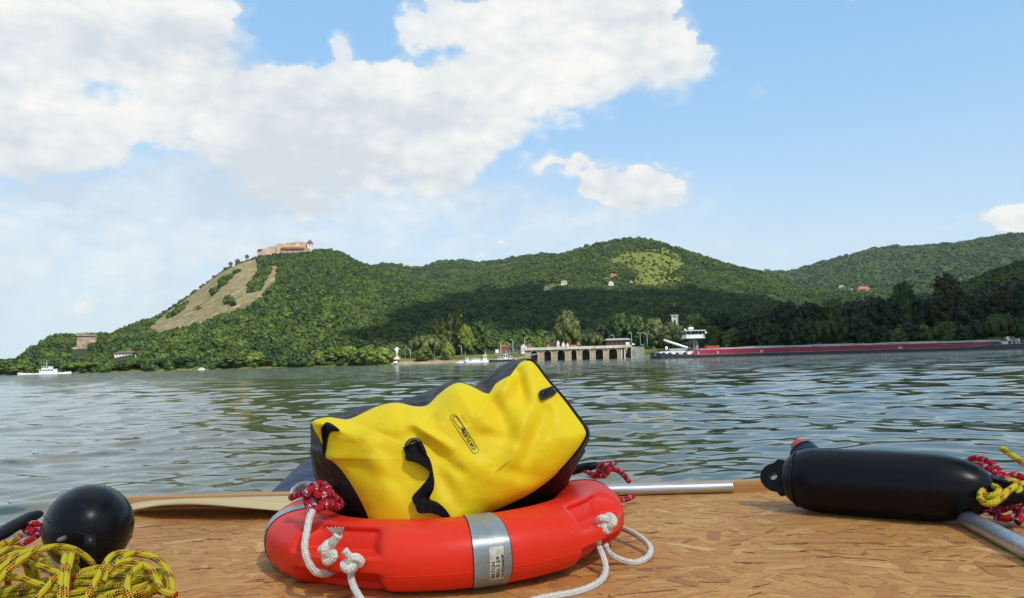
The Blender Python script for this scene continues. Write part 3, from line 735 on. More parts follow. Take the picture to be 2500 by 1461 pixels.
def wood_label(px, row, n, tone):
    marks = [(1723, 'the wheelhouse'), (1760, 'the red tender'), (1842, 'the first third of the red hull'), (1960, 'the left half of the red hull'), (2060, 'the middle of the red hull'), (2195, 'the paired white marks on the hull'), (2340, 'the diagonal hull stripe'), (2420, 'the end of the red hull'), (2470, 'the white bow board'), (2540, 'the black bow')]
    mk = min(marks, key=lambda q: abs(q[0]-px)); sd = 'straight behind' if abs(mk[0]-px) < 12 else ('just left of' if px < mk[0] else 'just right of')
    return f"{'very dark' if tone == 'd' else 'dark green'} {row} tree {sd} {mk[1]}"
for row, lst in (('front-row', [(1742,800,28),(1790,806,30),(1836,803,30),(1885,792,38),(1930,806,26),(1965,780,36),(2012,786,34),(2058,778,36),(2105,776,40),(2150,800,28),(2196,806,26),(2225,790,34),(2275,806,30),(2318,790,34),(2362,800,28),(2400,786,36),(2450,770,38),(2498,780,34),(2545,770,36),(2600,765,40)]),
                 ('tall back-row', [(1700,772,34),(1765,768,40),(1820,775,36),(1870,764,38),(1925,742,40),(1985,744,44),(2040,738,40),(2092,742,42),(2140,734,44),(2190,735,40),(2216,700,36),(2250,740,36),(2372,735,40),(2425,728,42),(2520,700,44),(2590,700,50)])):
    fr_ = row == 'front-row'
    for k, (px, yt, hw) in enumerate(lst):
        kd = 'willow' if fr_ and rw_.random() < .35 else 'round'; tn = 'd' if rw_.random() < (.6 if fr_ else .7) else 'g'
        lb = wood_label(px, row, k, tn).replace(' tree', ' rounded willow' if kd == 'willow' else ' broadleaf tree')
        tree(px, yt, hw, 8+8*rw_.random() if fr_ else 45+20*rw_.random(), kd, tn, lb, 'tree', ('front' if fr_ else 'back')+' row of dark trees behind the barge')
tree(2325, 674, 48, 60, 'tall', 'n', 'tallest dark brownish tree in the wood on the right bank', 'tree')
tree(2470, 700, 55, 75, 'round', 'n', 'rusty brown tree above the bow end of the barge', 'tree')
# shrubs standing on the bare flank and on the ridge below the castle
for (px, py, s_, lb) in [(603, 628, 5, 'lone dark shrub on the skyline left of the castle'), (580, 640, 6, 'dark shrub on the ridge skyline, lower than the lone one'), (563, 645, 5, 'small dark shrub on the ridge edge above the bare rock'), (556, 738, 8, 'round dark shrub in the middle of the bare rocky slope'), (569, 745, 8, 'dark shrub touching the round one on the rocky slope'), (754, 601, 5, 'little shrub at the foot of the castle gate tower')]:
    p = hit(px, py+3); e = empty('shrub', p, lb, 'shrub', 'lone shrubs on the castle hill'); k = p.y/FPX
    c = link('crown', CR['bush', 'g', 0], e); c.scale = (s_*2*k, s_*2*k, s_*1.6*k)

# ------------------------------------------------------------------ castle on the summit
def vpoly(pts, Y, k=12.5, o=(600, 560)): return [at(o[0]+x/k, o[1]+y/k, Y) for x, y in pts]
YC = 1376.0
ca = empty('castle', at(700, 618, YC), 'ruined hilltop castle with tan stone walls and a pointed red tower roof', 'castle')
def cpart(nm, pts, Y, dep, mt, par=None, lb=None):
    m_ = MB(); m_.prism(vpoly(pts, Y)[::-1], (0, dep, 0)); return m_.part(nm, mt, par or ca, label=lb)
cpart('curtain_wall', [(350,1000),(350,640),(490,600),(600,592),(612,556),(700,545),(765,520),(940,514),(940,1000)], YC, 22, M['stone'])
cpart('bastion', [(940,1000),(936,470),(960,448),(1000,440),(1100,430),(1160,442),(1180,470),(1180,1000)], YC-3, 26, M['stone'])
cpart('palace_wall', [(1180,1000),(1180,455),(1225,450),(1228,402),(1258,402),(1262,445),(1300,425),(1380,402),(1500,386),(1520,378),(1700,376),(1775,392),(1800,420),(1860,420),(1900,900),(1900,1000)], YC+1, 24, M['stone'])
cpart('lower_wall', [(1060,900),(1060,585),(1200,600),(1780,600),(1900,560),(1960,600),(1960,900)], YC-7, 7, M['stone2'])
r1 = cpart('palace_roof', [(1055,590),(1085,560),(1200,548),(1780,552),(1770,600),(1200,606)], YC-9, 5, M['tile'])
cpart('wall_roof', [(345,640),(400,602),(495,602),(480,640)], YC-2, 8, M['tile'])
cpart('plaster_patch', [(1512,515),(1512,480),(1640,478),(1640,514)], YC+.6, 1, M['plaster'])
for x in (1345, 1408, 1470, 1700): cpart('window', [(x,448),(x,428),(x+22,427),(x+22,447)], YC+.7, 1, M['dark'])
tw = MB(); p0 = at(600+1880/12.5, 560+600/12.5, YC-3); p1 = at(600+2005/12.5, 560+600/12.5, YC-3); zt = Z_at(755, 560+415/12.5, YC-3)
tw.span((p0.x, YC-3, p0.z-10), (p1.x, YC+6, zt)); two = tw.part('gate_tower', M['plaster'], ca)
rf = MB(); cxx = (p0.x+p1.x)/2; hwx = (p1.x-p0.x)/2+1.2; ap = Vector((cxx, YC+1.5, Z_at(753, 560+295/12.5, YC-3)))
rf.add([(cxx-hwx, YC-4.5, zt), (cxx+hwx, YC-4.5, zt), (cxx+hwx, YC+7.5, zt), (cxx-hwx, YC+7.5, zt), ap], [(0,1,4),(1,2,4),(2,3,4),(3,0,4),(3,2,1,0)]); rf.part('roof', M['brtile'], two)
wd = MB(); wd.box((p1.x-3.2, YC-3.1, zt-4.5), (1.4, .4, 3.2)); wd.part('window', M['dark'], two)

# lower stone tower and its ruined walls
YT = 862.0; pb = hit(203, 852); YT = pb.y
tt = empty('stone_tower', pb, 'massive square ruined stone tower on the low wooded hill', 'tower'); k = YT/FPX
def tpt(x, y, dy=0): return at(x/3.125, 560+y/3.125, YT+dy)
m_ = MB(); A, B, C_, D_ = tpt(585, 925), tpt(690, 925), tpt(668, 815), tpt(585, 815)
m_.prism([A, B, C_, D_], (0, 14, 0)); m_.part('tower_wall', M['stone2'], tt)
m_ = MB(); m_.prism([tpt(578, 815, -.8), tpt(670, 815, -.8), tpt(668, 797, -.8), tpt(578, 797, -.8)], (0, 15.6, 0))
for i in range(5): x = 580+i*19; m_.prism([tpt(x, 797, -.6), tpt(x+10, 797, -.6), tpt(x+10, 791, -.6), tpt(x, 791, -.6)], (0, 2, 0))
m_.part('parapet', M['stone2'], tt)
m_ = MB(); m_.prism([tpt(690, 925, .5), tpt(718, 915, .5), tpt(708, 880, .5), tpt(692, 845, .5), tpt(680, 845, .5)], (0, 8, 0)); m_.part('buttress', M['stone'], tt)
m_ = MB(); m_.prism([tpt(530, 945, -2), tpt(586, 940, -2), tpt(586, 900, -2), tpt(535, 903, -2)], (0, 8, 0)); m_.part('gatehouse', M['stone'], tt)
m_ = MB(); m_.prism([tpt(420, 1010, -30), tpt(530, 950, -8), tpt(525, 922, -8), tpt(480, 930, -12), tpt(430, 985, -30)], (0, 2, 0)); m_.part('ruined_wall', M['stone'], tt)
for x, y in ((615, 850), (640, 850), (628, 885)):
    m_ = MB(); m_.prism([tpt(x, y, -.15), tpt(x+6, y, -.15), tpt(x+6, y-9, -.15), tpt(x, y-9, -.15)], (0, 1, 0)); m_.part('window', M['dark'], tt)

# ------------------------------------------------------------------ houses
def house(px0, px1, ytop, yeave, ybase, Y, wallm, roofm, label, gable=False, dep=None, nwin=2, cat='house', group=None, name='house', chimney=False, pos_=None, sink=3.0):
    b0 = at(px0, ybase, Y); b1 = at(px1, ybase, Y); x0, x1 = b0.x, b1.x; zb = (b0.z+b1.z)/2; cx_ = (px0+px1)/2
    ze, zr = Z_at(cx_, yeave, Y), Z_at(cx_, ytop, Y); w = x1-x0; d = dep or w*.75
    e = empty(name, ((x0+x1)/2, Y+d/2, zb), label, cat, group); o = w*.05
    m_ = MB()
    if gable:
        m_.prism([(x0, Y, zb-sink), (x1, Y, zb-sink), (x1, Y, ze), ((x0+x1)/2, Y, zr-.15), (x0, Y, ze)], (0, d, 0))
        m_.part('wall', wallm, e); rf = MB(); xm = (x0+x1)/2
        for sx in (-1, 1):
            xe = xm+sx*(w/2+o); zz = ze-o*.6
            rf.prism([(xe, Y-o, zz), (xe, Y-o, zz+.35), (xm, Y-o, zr+.2), (xm, Y-o, zr-.12)], (0, d+2*o, 0))
        ro = rf.part('roof', roofm, e)
    else:
        m_.span((x0, Y, zb-sink), (x1, Y+d, ze)); m_.part('wall', wallm, e); rf = MB(); h = zr-ze
        rf.add([(x0-o, Y-o, ze), (x1+o, Y-o, ze), (x1+o, Y+d+o, ze), (x0-o, Y+d+o, ze), (x0+h*.5, Y+d/2, zr), (x1-h*.5, Y+d/2, zr)], [(0,1,5,4),(1,2,5),(2,3,4,5),(3,0,4),(3,2,1,0)])
        ro = rf.part('roof', roofm, e)
    for i in range(nwin):
        xx = x0+w*(i+.7)/(nwin+.4); hh = (ze-zb)
        if hh < .5: break
        wn = MB(); wn.box((xx, Y-.04, zb+hh*.5), (w*.10, .12, hh*.42)); wn.part('window', M['glass'], e)
    if chimney:
        ch = MB(); ch.box((x0+w*.3, Y+d*.5, zr+.2), (w*.07, w*.07, (zr-ze)*.9)); ch.part('chimney', M['plaster'], ro)
    return e
def hhouse(px0, px1, ytop, yeave, ybase, *a, **k):
    p = hit((px0+px1)/2, ybase); return house(px0, px1, ytop, yeave, ybase, p.y-4, *a, **k)
HG = 'white houses on the wooded middle hill'
hhouse(1491, 1507, 669.5, 674.5, 680, M['plaster'], M['tile'], 'highest white house with orange roof on the middle hill', dep=9, group=HG, chimney=True)
hhouse(1476, 1490, 678, 682.5, 688, M['plaster'], M['tile'], 'middle one of the three stacked hillside houses, orange roof', dep=9, group=HG)
hhouse(1486, 1498.5, 685, 691, 697, M['plaster'], M['brtile'], 'lowest of the three stacked hillside houses, tall white gable', gable=True, dep=9, group=HG)
hhouse(1328, 1344, 696, 702, 709, M['plaster'], M['tile'], 'white gabled house just above the shaded ridge', gable=True, dep=10, group=HG, chimney=True)
hhouse(1370, 1385, 685, 690, 694.5, M['plaster'], M['greyroof'], 'small grey-roofed white house half hidden in hillside trees', dep=9, group=HG)
hhouse(1534, 1544, 686, 688, 690, M['cream'], M['greyroof'], 'tiny pale cabin in the hillside meadow', dep=5, group=HG, nwin=1)
hhouse(1346, 1360, 708, 710, 712.5, M['plaster'], M['greyroof'], 'low white building below the gabled hillside house', dep=7, group=HG, nwin=3)
HR = 'houses on the wooded saddle at the right'
hhouse(2097, 2124, 699.5, 706, 711, M['plaster'], M['tile'], 'wide white house with a low orange-red hip roof on the right saddle', dep=18, group=HR, nwin=4)
hhouse(2049, 2065, 697, 700.5, 705, M['cream'], M['greyroof'], 'pale block-like house left of the orange-roofed one on the saddle', dep=12, group=HR)
hhouse(2077, 2097, 705, 708, 712, M['plaster'], M['greyroof'], 'long low white house next to the orange-roofed one', dep=10, group=HR, nwin=3)
hhouse(1970, 1978, 697, 699.5, 702, M['cream'], M['tile'], 'tiny red-roofed house alone at the left of the saddle', dep=8, group=HR, nwin=1)
# white villa low on the castle hill
hhouse(279, 322, 857, 862, 869, M['plaster'], M['brtile'], 'white villa with several hipped roofs among trees below the stone tower', dep=12, nwin=5, name='villa', cat='villa')
hhouse(330, 338, 862, 865, 871, M['plaster'], M['greyroof'], 'small white annex right of the white villa', dep=6, nwin=1)
def dh(off, px): a = azel(px, 870)[0]; return (float(shore(a))+off)*math.cos(a)
house(664, 684, 863, 871, 880, dh(22, 672), M['cream'], M['tile'], 'smaller red-roofed house half hidden by bank bushes', gable=True, dep=10, nwin=1)
house(750, 776, 857, 869, 880, dh(20, 760), M['cream'], M['tile'], 'larger steep red-roofed house behind the bank bushes', gable=True, dep=12, nwin=1)
house(712, 719, 874, 877, 884, dh(12, 715), M['plaster'], M['greyroof'], 'tiny white garden shed between the bank bushes', gable=True, dep=3, nwin=0, name='shed', cat='shed')
# hotel on the far ridge
ph = hit(1012, 661, 1200); YH = ph.y-10; k = YH/FPX
ht = empty('hotel', ph, 'terraced hotel with red-brown balconies on the far forested ridge', 'hotel')
def cp(x, y, dy=0): return at(600+x/3.845, 560+y/3.845, YH+dy)
m_ = MB(); m_.prism([cp(1475, 350), cp(1555, 352), cp(1555, 333), cp(1475, 325)], (0, 12, 0)); m_.part('wing', M['cream'], ht)
m_ = MB(); m_.prism([cp(1555, 385), cp(1632, 385), cp(1632, 337), cp(1555, 335)], (0, 14, 0)); m_.part('main_block', M['plaster'], ht)
m_ = MB(); m_.prism([cp(1615, 385, -4), cp(1672, 383, -4), cp(1668, 368, -4), cp(1620, 368, -4)], (0, 10, 0)); m_.part('terrace', M['cream'], ht)
for j in range(4):
    y = 344+j*10; m_ = MB(); m_.prism([cp(1562, y+5, -1.6), cp(1627, y+5, -1.6), cp(1627, y, -1.6), cp(1562, y, -1.6)], (0, 1.5, 0)); m_.part('balcony', M['brtile'], ht)
# riverside buildings round the landing
YB = 440.0
RG = 'village houses behind the landing'
house(1222, 1243, 842, 848, 861, 455, M['brtile'], M['brtile'], 'dark brown-roofed house behind the flagpoles', dep=10, nwin=0, group=RG)
house(1272, 1286, 839, 846, 856, 450, M['plaster'], M['brtile'], 'white-gabled house at the left end of the arcade', gable=True, dep=14, group=RG)
house(1285, 1301, 841, 848, 856, 452, M['cream'], M['brtile'], 'brown-roofed house touching the white-gabled one', dep=10, nwin=1, group=RG)
house(1337, 1360, 834.5, 843.5, 850, 470, M['plaster'], M['tile'], 'house with bright orange roof left of the large round tree', dep=12, group=RG, gable=False)
house(1360, 1366.5, 832, 838, 850, 462, M['plaster'], M['plaster'], 'narrow white gable tower beside the bright orange roof', gable=True, dep=5, nwin=1, group=RG)
house(1372, 1380, 834, 842, 850, 458, M['plaster'], M['greyroof'], 'white pointed gable under the large round tree', gable=True, dep=8, nwin=0, group=RG)
house(1383, 1389, 837, 842, 850, 459, M['plaster'], M['greyroof'], 'smallest white gable right under the large round tree', gable=True, dep=6, nwin=0, group=RG)
house(1392, 1420, 842, 846, 850, 450, M['tile'], M['tile'], 'long low building with an orange roof behind the arcade parapet', dep=8, nwin=0, group=RG)
house(1411, 1424, 825, 834, 848, 468, M['cream'], M['tile'], 'orange-roofed house between the round tree and the willow', dep=10, nwin=1, group=RG, chimney=True)
e = house(1482, 1541, 825.5, 831, 842, 436, M['redwood'], M['greyroof'], 'red-brown timber hall with a grey hipped roof beside the arcade', dep=16, nwin=5, name='timber_hall', cat='building')
house(1528.5, 1537, 835.5, 836.5, 841, 428, M['white'], M['white'], 'small white kiosk in front of the red-brown hall', dep=3, nwin=0, name='kiosk', cat='kiosk')
def parasol(px, yt, hw, Y, mt, label):
    b_ = at(px, yt+6, Y); zt_ = Z_at(px, yt, Y); e = empty('parasol', b_, label, 'parasol'); m_ = MB()
    m_.lathe([(hw*Y/FPX, zt_-.9), (hw*Y/FPX*.5, zt_-.35), (.05, zt_)], Matrix.Translation((b_.x, Y, 0)), 12); m_.part('canopy', mt, e, True)
    m_ = MB(); m_.cyl((b_.x, Y, b_.z-1), (b_.x, Y, zt_-.4), .06, 6); m_.part('pole', M['lamp'], e)
parasol(1546, 838.5, 5, 424, M['white'], 'white parasol at the right end of the arcade')
parasol(1568, 840, 8, 424, mat('green_canvas', (.03, .16, .10), .7), 'dark green parasol beyond the arcade end')

# ------------------------------------------------------------------ church tower
YK = 520.0; bk = at(1649.5, 800, YK); ct = empty('church_tower', bk, 'white baroque church tower with a dark spire and cross above the trees', 'church tower'); k = YK/FPX
zb, zt = bk.z-14, Z_at(1649.5, 770, YK); x0, x1 = at(1640.2, 780, YK).x, at(1658.6, 780, YK).x; w = x1-x0; cx_ = (x0+x1)/2
Rz = Matrix.Rotation(rad(-14), 4, 'Z')
m_ = MB(); m_.box((cx_, YK+w/2, (zb+zt)/2), (w*.82, w*.82, zt-zb), Rz); m_.part('tower_wall', M['plaster'], ct)
m_ = MB(); m_.box((cx_, YK+w/2, zt), (w*1.0, w*1.0, .45), Rz); m_.box((cx_, YK+w/2, zt-.45), (w*.9, w*.9, .45), Rz); m_.box((cx_, YK+w/2, Z_at(1649, 795, YK)), (w*.9, w*.9, .3), Rz); m_.part('cornice', M['plaster'], ct)
for sx in (-1, 1):
    m_ = MB(); m_.box(Vector((cx_, YK+w/2, (zb+zt)/2))+Rz@Vector((sx*w*.36, -w*.415, 0)), (w*.1, w*.06, zt-zb-1), Rz); m_.part('pilaster', M['cream'], ct)
m_ = MB(); c0 = Vector((cx_, YK+w/2, Z_at(1649, 787, YK)))+Rz@Vector((0, -w*.42, 0)); m_.box(c0, (w*.22, .2, 2.6), Rz)
m_.lathe([(w*.11, -.1), (w*.11, .1)], Matrix.Translation(c0+Vector((0, 0, 1.3)))@Rz@Matrix.Rotation(rad(90), 4, 'X'), 12); m_.part('window', M['glass'], ct)
m_ = MB(); m_.box(Vector((cx_, YK+w/2, c0.z))+Rz@Vector((w*.42, 0, 0)), (.2, w*.2, 2.4), Rz); m_.part('window', M['glass'], ct)
m_ = MB(); c1 = Vector((cx_, YK+w/2, zt-.9))+Rz@Vector((0, -w*.43, 0)); m_.lathe([(w*.12, -.1), (w*.12, .12)], Matrix.Translation(c1)@Rz@Matrix.Rotation(rad(90), 4, 'X'), 16); m_.part('clock', M['glass'], ct)
zs = Z_at(1649.5, 747, YK)
m_ = MB(); m_.lathe([(w*.44, zt+.2), (w*.38, zt+.7), (w*.22, zt+1.2), (w*.08, zt+1.7), (w*.07, zt+2.2), (.10, zt+2.8), (.06, zs)], Matrix.Translation((cx_, YK+w/2, 0)), 12); sp_ = m_.part('spire', M['copper'], ct, True)
m_ = MB(); m_.box((cx_, YK+w/2, zs+.9), (.14, .14, 2.2)); m_.box((cx_, YK+w/2, zs+1.3), (1.1, .14, .14)); m_.part('cross', M['lamp'], sp_)
# statue on the bank
ys = 458.0; b_ = at(968.5, 877, ys); st = empty('statue', b_, 'tall white monument statue at the edge of the grassy bank', 'statue'); k = ys/FPX
m_ = MB(); X = b_.x
m_.box((X, ys, b_.z+.3), (3.6, 3, 1.0)); m_.box((X+.1, ys, b_.z+1.2), (1.9, 1.6, 1.0)); m_.part('plinth', M['marble'], st)
z0 = b_.z+1.6; m_ = MB(); m_.tube([(X, ys, z0), (X-.1, ys, z0+1.4), (X+.15, ys, z0+2.8), (X-.1, ys, z0+3.8), (X+.1, ys, z0+4.6), (X+.1, ys, z0+5.2)], [.75, .6, .95, 1.1, .55, .45], 10)
m_.tube([(X+.2, ys, z0+3.6), (X+1.0, ys, z0+4.1), (X+1.1, ys, z0+4.9)], [.4, .35, .25], 8); m_.tube([(X-.3, ys, z0+3.4), (X-1.0, ys, z0+3.6), (X-.7, ys, z0+4.6)], [.45, .4, .3], 8)
m_.part('figure', M['marble'], st, True)
m_ = MB(); p = at(966, 890, 449); m_.tube([p+Vector((-1, 0, 0)), p+Vector((-.6, 0, .9)), p+Vector((.4, 0, 1.2)), p+Vector((1.2, 0, .3))], [.7, .9, .8, .3], 8)
m_.top('boulder', M['marble'], 'white boulder at the waterline below the statue', 'boulder', smooth=True)

# ------------------------------------------------------------------ lamp posts, flagpoles, masts
def lamp(px, yt, yb, Y, side, label, double=False, group='street lamps along the quay'):
    b_ = at(px, yb, Y); z1 = Z_at(px, yt, Y); e = empty('street_lamp', b_, label, 'street lamp', group)
    m_ = MB(); m_.tube([(b_.x, Y, b_.z-1), (b_.x, Y, b_.z+1), (b_.x, Y, z1)], [.17, .15, .09], 8); m_.part('post', M['lamp'], e, True)
    for sd in ((-1, 1) if double else (side,)):
        m_ = MB(); m_.tube([(b_.x, Y, z1), (b_.x+sd*.5, Y, z1+.15), (b_.x+sd*1.0, Y, z1+.1)], .06, 6)
        hd = m_.part('arm', M['lamp'], e); m_ = MB(); m_.box((b_.x+sd*1.15, Y, z1+.1), (.9, .35, .22)); m_.part('lamp_head', M['white'], hd)
lamp(1126.5, 845, 866, 452, -1, 'lamp post in front of the dark trees near the poplars')
lamp(1252.7, 830, 861, 440, -1, 'tall lamp post left of the arcade beside the flagpoles')
lamp(1281.4, 825.5, 852, 436, 1, 'tall lamp post rising in front of the white-gabled house')
lamp(1499, 819, 830, 445, -1, 'lamp post sticking up behind the red-brown hall roof')
lamp(1542.5, 813.6, 840, 428, -1, 'lamp post at the right end of the red-brown hall')
lamp(1563.6, 813.5, 841, 430, 1, 'double-headed lamp post beyond the arcade end', True)
lamp(1580.5, 815.5, 843, 430, -1, 'rightmost lamp post on the quay, near the crane')
lamp(1002, 853, 873, 455, -1, 'small lamp post left of the olive willow')
for px, yt, yb, lb in [(1245.5, 850, 862, 'first bare flagpole left of the tall lamp post'), (1262.5, 842, 861, 'taller bare flagpole right of the tall lamp post'), (1256.5, 850, 861, 'thin mast just right of the tall lamp post'), (989.5, 850, 873, 'thin pole between the statue and the willow'), (1061.5, 855, 871, 'thin grey pole under the edge of the willow'), (1136.5, 860, 867, 'short pole beside the tall dark tree')]:
    b_ = at(px, yb, 446); m_ = MB(); z1 = Z_at(px, yt, 446); m_.tube([(b_.x, 446, b_.z-1), (b_.x, 446, z1)], [.1, .06], 6); m_.lathe([(.09, z1), (.14, z1+.1), (.02, z1+.2)], Matrix.Translation((b_.x, 446, 0)), 6)
    m_.top('flagpole', M['lamp'], lb, 'pole', 'thin poles along the quay')
b_ = at(1223, 862, 446); m_ = MB(); z1 = Z_at(1223, 836, 446); m_.tube([(b_.x, 446, b_.z-1), (b_.x, 446, z1-1.2), (b_.x, 446, z1)], [.6, .42, .05], 4)
m_.top('obelisk', M['sandstone'], 'slim tan pointed pillar in front of the brown-roofed house', 'pillar')
b_ = at(1213.8, 862.5, 442); m_ = MB(); m_.box(b_+Vector((0, 0, .95)), (1.9, .5, 1.9)); m_.box(b_+Vector((-.7, 0, -.5)), (.12, .12, 1.4)); m_.box(b_+Vector((.7, 0, -.5)), (.12, .12, 1.4))
m_.top('notice_board', M['white'], 'white notice board at the left of the tan pillar', 'board')

# ------------------------------------------------------------------ stone arcade of the ferry landing
YP = 400.0
def P6(x, y, dy=0): return at(1250+x/6.25, 740+y/6.25, YP+dy)
ar_ = empty('arcade', P6(1000, 870), 'long stone landing arcade with arched openings standing in the water', 'arcade')
ztop = lambda x: P6(x, 690-(x-250)*60/1580).z
OP = [(285,395),(485,600),(690,810),(900,990),(1065,1190),(1270,1395),(1475,1610)]
m_ = MB(); edges = [200]+[v for o_ in OP for v in o_]+[1660]
zd0 = P6(250, 725).z; zd1 = P6(1830, 680).z; Xa = P6(200, 800).x; Xb = P6(1830, 800).x
def zslab(x): return zd0+(zd1-zd0)*(x-Xa)/(Xb-Xa)
for i in range(0, len(edges), 2):
    xa, xb = P6(edges[i], 800).x, P6(edges[i+1], 800).x
    m_.prism([(xa, YP, -3), (xb, YP, -3), (xb, YP, zslab(xb)), (xa, YP, zslab(xa))], (0, 3, 0))
for (a, b) in OP:
    xa, xb = P6(a, 800).x, P6(b, 800).x; xm = (xa+xb)/2; rise = .95; zs_ = zslab(xm)-.35-rise; n = 12
    arc = [(xa+(xb-xa)*i/n, YP, zs_+rise*math.sin(math.pi*i/n)**.6) for i in range(n+1)]
    for i in range(n):
        p, q = arc[i], arc[i+1]; m_.prism([p, q, (q[0], YP, zslab(q[0])), (p[0], YP, zslab(p[0]))], (0, 3, 0))
    ring = MB(); ring.tube([(x, YP-.1, z) for x, y, z in [(xa-.05, 0, -1)]+[(u[0], 0, u[2]) for u in arc]+[(xb+.05, 0, -1)]], .17, 6); ring.part('arch_ring', M['conc'], ar_)
m_.part('wall', M['sandstone'], ar_)
m_ = MB(); m_.prism([(Xa+.3, YP+13.5, -3), (Xb-2, YP+13.5, -3), (Xb-2, YP+13.5, zd0), (Xa+.3, YP+13.5, zd0)], (0, .5, 0)); m_.part('back_wall', M['stone2'], ar_)
m_ = MB(); m_.prism([(Xa, YP-.7, zd0), (Xb, YP-.7, zd1), (Xb, YP-.7, zd1+1.35), (Xa, YP-.7, zd0+1.35)], (0, 16, 0)); m_.part('deck_slab', M['conc'], ar_)
for x in (1675, 1722): p = P6(x, 800); m_ = MB(); m_.prism([(p.x-.35, YP, -3), (p.x+.35, YP, -3), (p.x+.35, YP, zd1), (p.x-.35, YP, zd1)], (0, .9, 0)); m_.part('pillar', M['conc'], ar_)
p = P6(1835, 800); m_ = MB(); m_.span((p.x-.5, YP, -3), (p.x, YP+14, zd1)); m_.part('end_wall', M['conc'], ar_)
for x in (450, 640, 850, 1040, 1190, 1235, 1395, 1450, 1640): p = P6(x, 800); m_ = MB(); m_.box((p.x, YP-.35, zslab(p.x)-.3), (.35, .6, .6)); m_.part('corbel', M['conc'], ar_)
pa, pb_ = P6(1838, 800), P6(2008, 800); m_ = MB(); m_.prism([(pa.x, YP+1, -3), (pb_.x, YP-3, -3), (pb_.x, YP-3, P6(2008, 672).z), (pa.x, YP+1, P6(1838, 665).z)], (0, 1.2, 0)); m_.span((pa.x+.1, YP+2.3, -3), (pb_.x-.1, YP+14, P6(2008, 676).z-.05))
m_.top('quay_wall', M['conc'], 'pale concrete quay wall at the right end of the arcade', 'wall')
# gangway with railing, and the pipe
g = empty('gangway', P6(60, 800), 'narrow gangway with railings leading from the arcade to the ferries', 'gangway'); m_ = MB()
a0, a1 = at(1206, 866, 418), at(1291, 856, 402); m_.prism([a0, a1, a1+Vector((0, 0, -.3)), a0+Vector((0, 0, -.3))], (0, 1.6, 0)); m_.part('deck', M['conc'], g)
for dy, n_ in ((0, 24), (1.6, 24)):
    m_ = MB(); A_, B_ = a0+Vector((0, dy, 1.1)), a1+Vector((0, dy, 1.1)); m_.cyl(A_, B_, .05, 6)
    for i in range(n_+1): q = A_.lerp(B_, i/n_); m_.cyl(q, q-Vector((0, 0, 1.15)), .04, 5)
    m_.part('railing', M['steel'], g)
m_ = MB(); m_.tube([at(1270, 875, 395), at(1290, 868.5, 398), at(1325, 862, 401)], .22, 8)
m_.top('mooring_spar', M['steel'], 'long grey spar slanting from the ferry to the arcade', 'spar')

# ------------------------------------------------------------------ ferries and boats at the far bank
def hull(m_, x0, x1, y, hw, z0, z1, bow=.15, stern=.1, rise=0.3):
    n = 16; top, bot = [], []
    st_ = []
    for i in range(n+1):
        t = i/n; x = x0+(x1-x0)*t; w_ = hw*min(1, (t/stern)**.5 if t < stern else 1, ((1-t)/bow)**.6 if 1-t < bow else 1)
        zt_ = z1+rise*((max(0, 1-t/.2))**2+(max(0, (t-.8)/.2))**2); st_.append((x, max(w_, .02), zt_))
    V = []; F_ = []
    for x, w_, zt_ in st_: V += [(x, y-w_, z0), (x, y-w_, zt_), (x, y+w_, zt_), (x, y+w_, z0)]
    for i in range(n): a = i*4; F_ += [(a, a+4, a+5, a+1), (a+1, a+5, a+6, a+2), (a+2, a+6, a+7, a+3)]
    F_ += [(0, 1, 2, 3), (4*n+3, 4*n+2, 4*n+1, 4*n)]; m_.add(V, F_)
def boat(px0, px1, yb, Y, hullm, cabins, label, name='ferry', cat='ferry', mast=None, fb_=1.0, rise=.4, group=None, hw=3.0):
    x0, x1 = at(px0, yb, Y).x, at(px1, yb, Y).x; e = empty(name, ((x0+x1)/2, Y, 0), label, cat, group)
    m_ = MB(); hull(m_, x0, x1, Y, hw, -.4, fb_, rise=rise); m_.part('hull', hullm, e)
    for (c0, c1, za, zb_, mt_, nw) in cabins:
        X0, X1 = at(c0, yb, Y).x, at(c1, yb, Y).x; m_ = MB(); m_.span((X0, Y-hw*.6, za), (X1, Y+hw*.6, zb_)); m_.span((X0-.2, Y-hw*.65, zb_), (X1+.2, Y+hw*.65, zb_+.12)); c_ = m_.part('cabin', mt_, e)
        for i in range(nw):
            q = MB(); q.box((X0+(X1-X0)*(i+.5)/nw, Y-hw*.6-.03, za+(zb_-za)*.62), ((X1-X0)/nw*.6, .08, (zb_-za)*.4)); q.part('window', M['glass'], c_)
    if mast:
        X = at(mast[0], yb, Y).x; m_ = MB(); m_.cyl((X, Y, .5), (X, Y, mast[1]), .09, 6); m_.box((X, Y, mast[1]*.72), (1.4, .1, .1)); m_.part('mast', M['white'], e)
    return e
Yof = lambda px, off: (float(shore(azel(px, 890)[0]))+off)*math.cos(azel(px, 890)[0])
boat(42, 174, 916, Yof(105, -22), M['white'], [(101, 135, 1.0, 3.2, M['white'], 5), (106, 124, 3.3, 5.0, M['white'], 3)], 'flat white river ferry with a tall mast at the far left', mast=(113.6, 9.0), fb_=.9, rise=.5, hw=4)
boat(1111, 1133, 886, 440, M['white'], [(1120, 1130, .5, 1.4, M['white'], 2)], 'small white launch left of the white passenger ferry', 'boat', 'boat', fb_=.5, rise=.2, hw=1.2)
boat(1133, 1196, 884, 432, M['white'], [(1137, 1145, 1.1, 2.8, M['white'], 2), (1152, 1172, 1.1, 2.4, M['white'], 4), (1180, 1189, 1.1, 4.0, M['white'], 2)], 'white passenger ferry moored below the yellow bank', mast=(1185.5, 6.2), fb_=1.0)
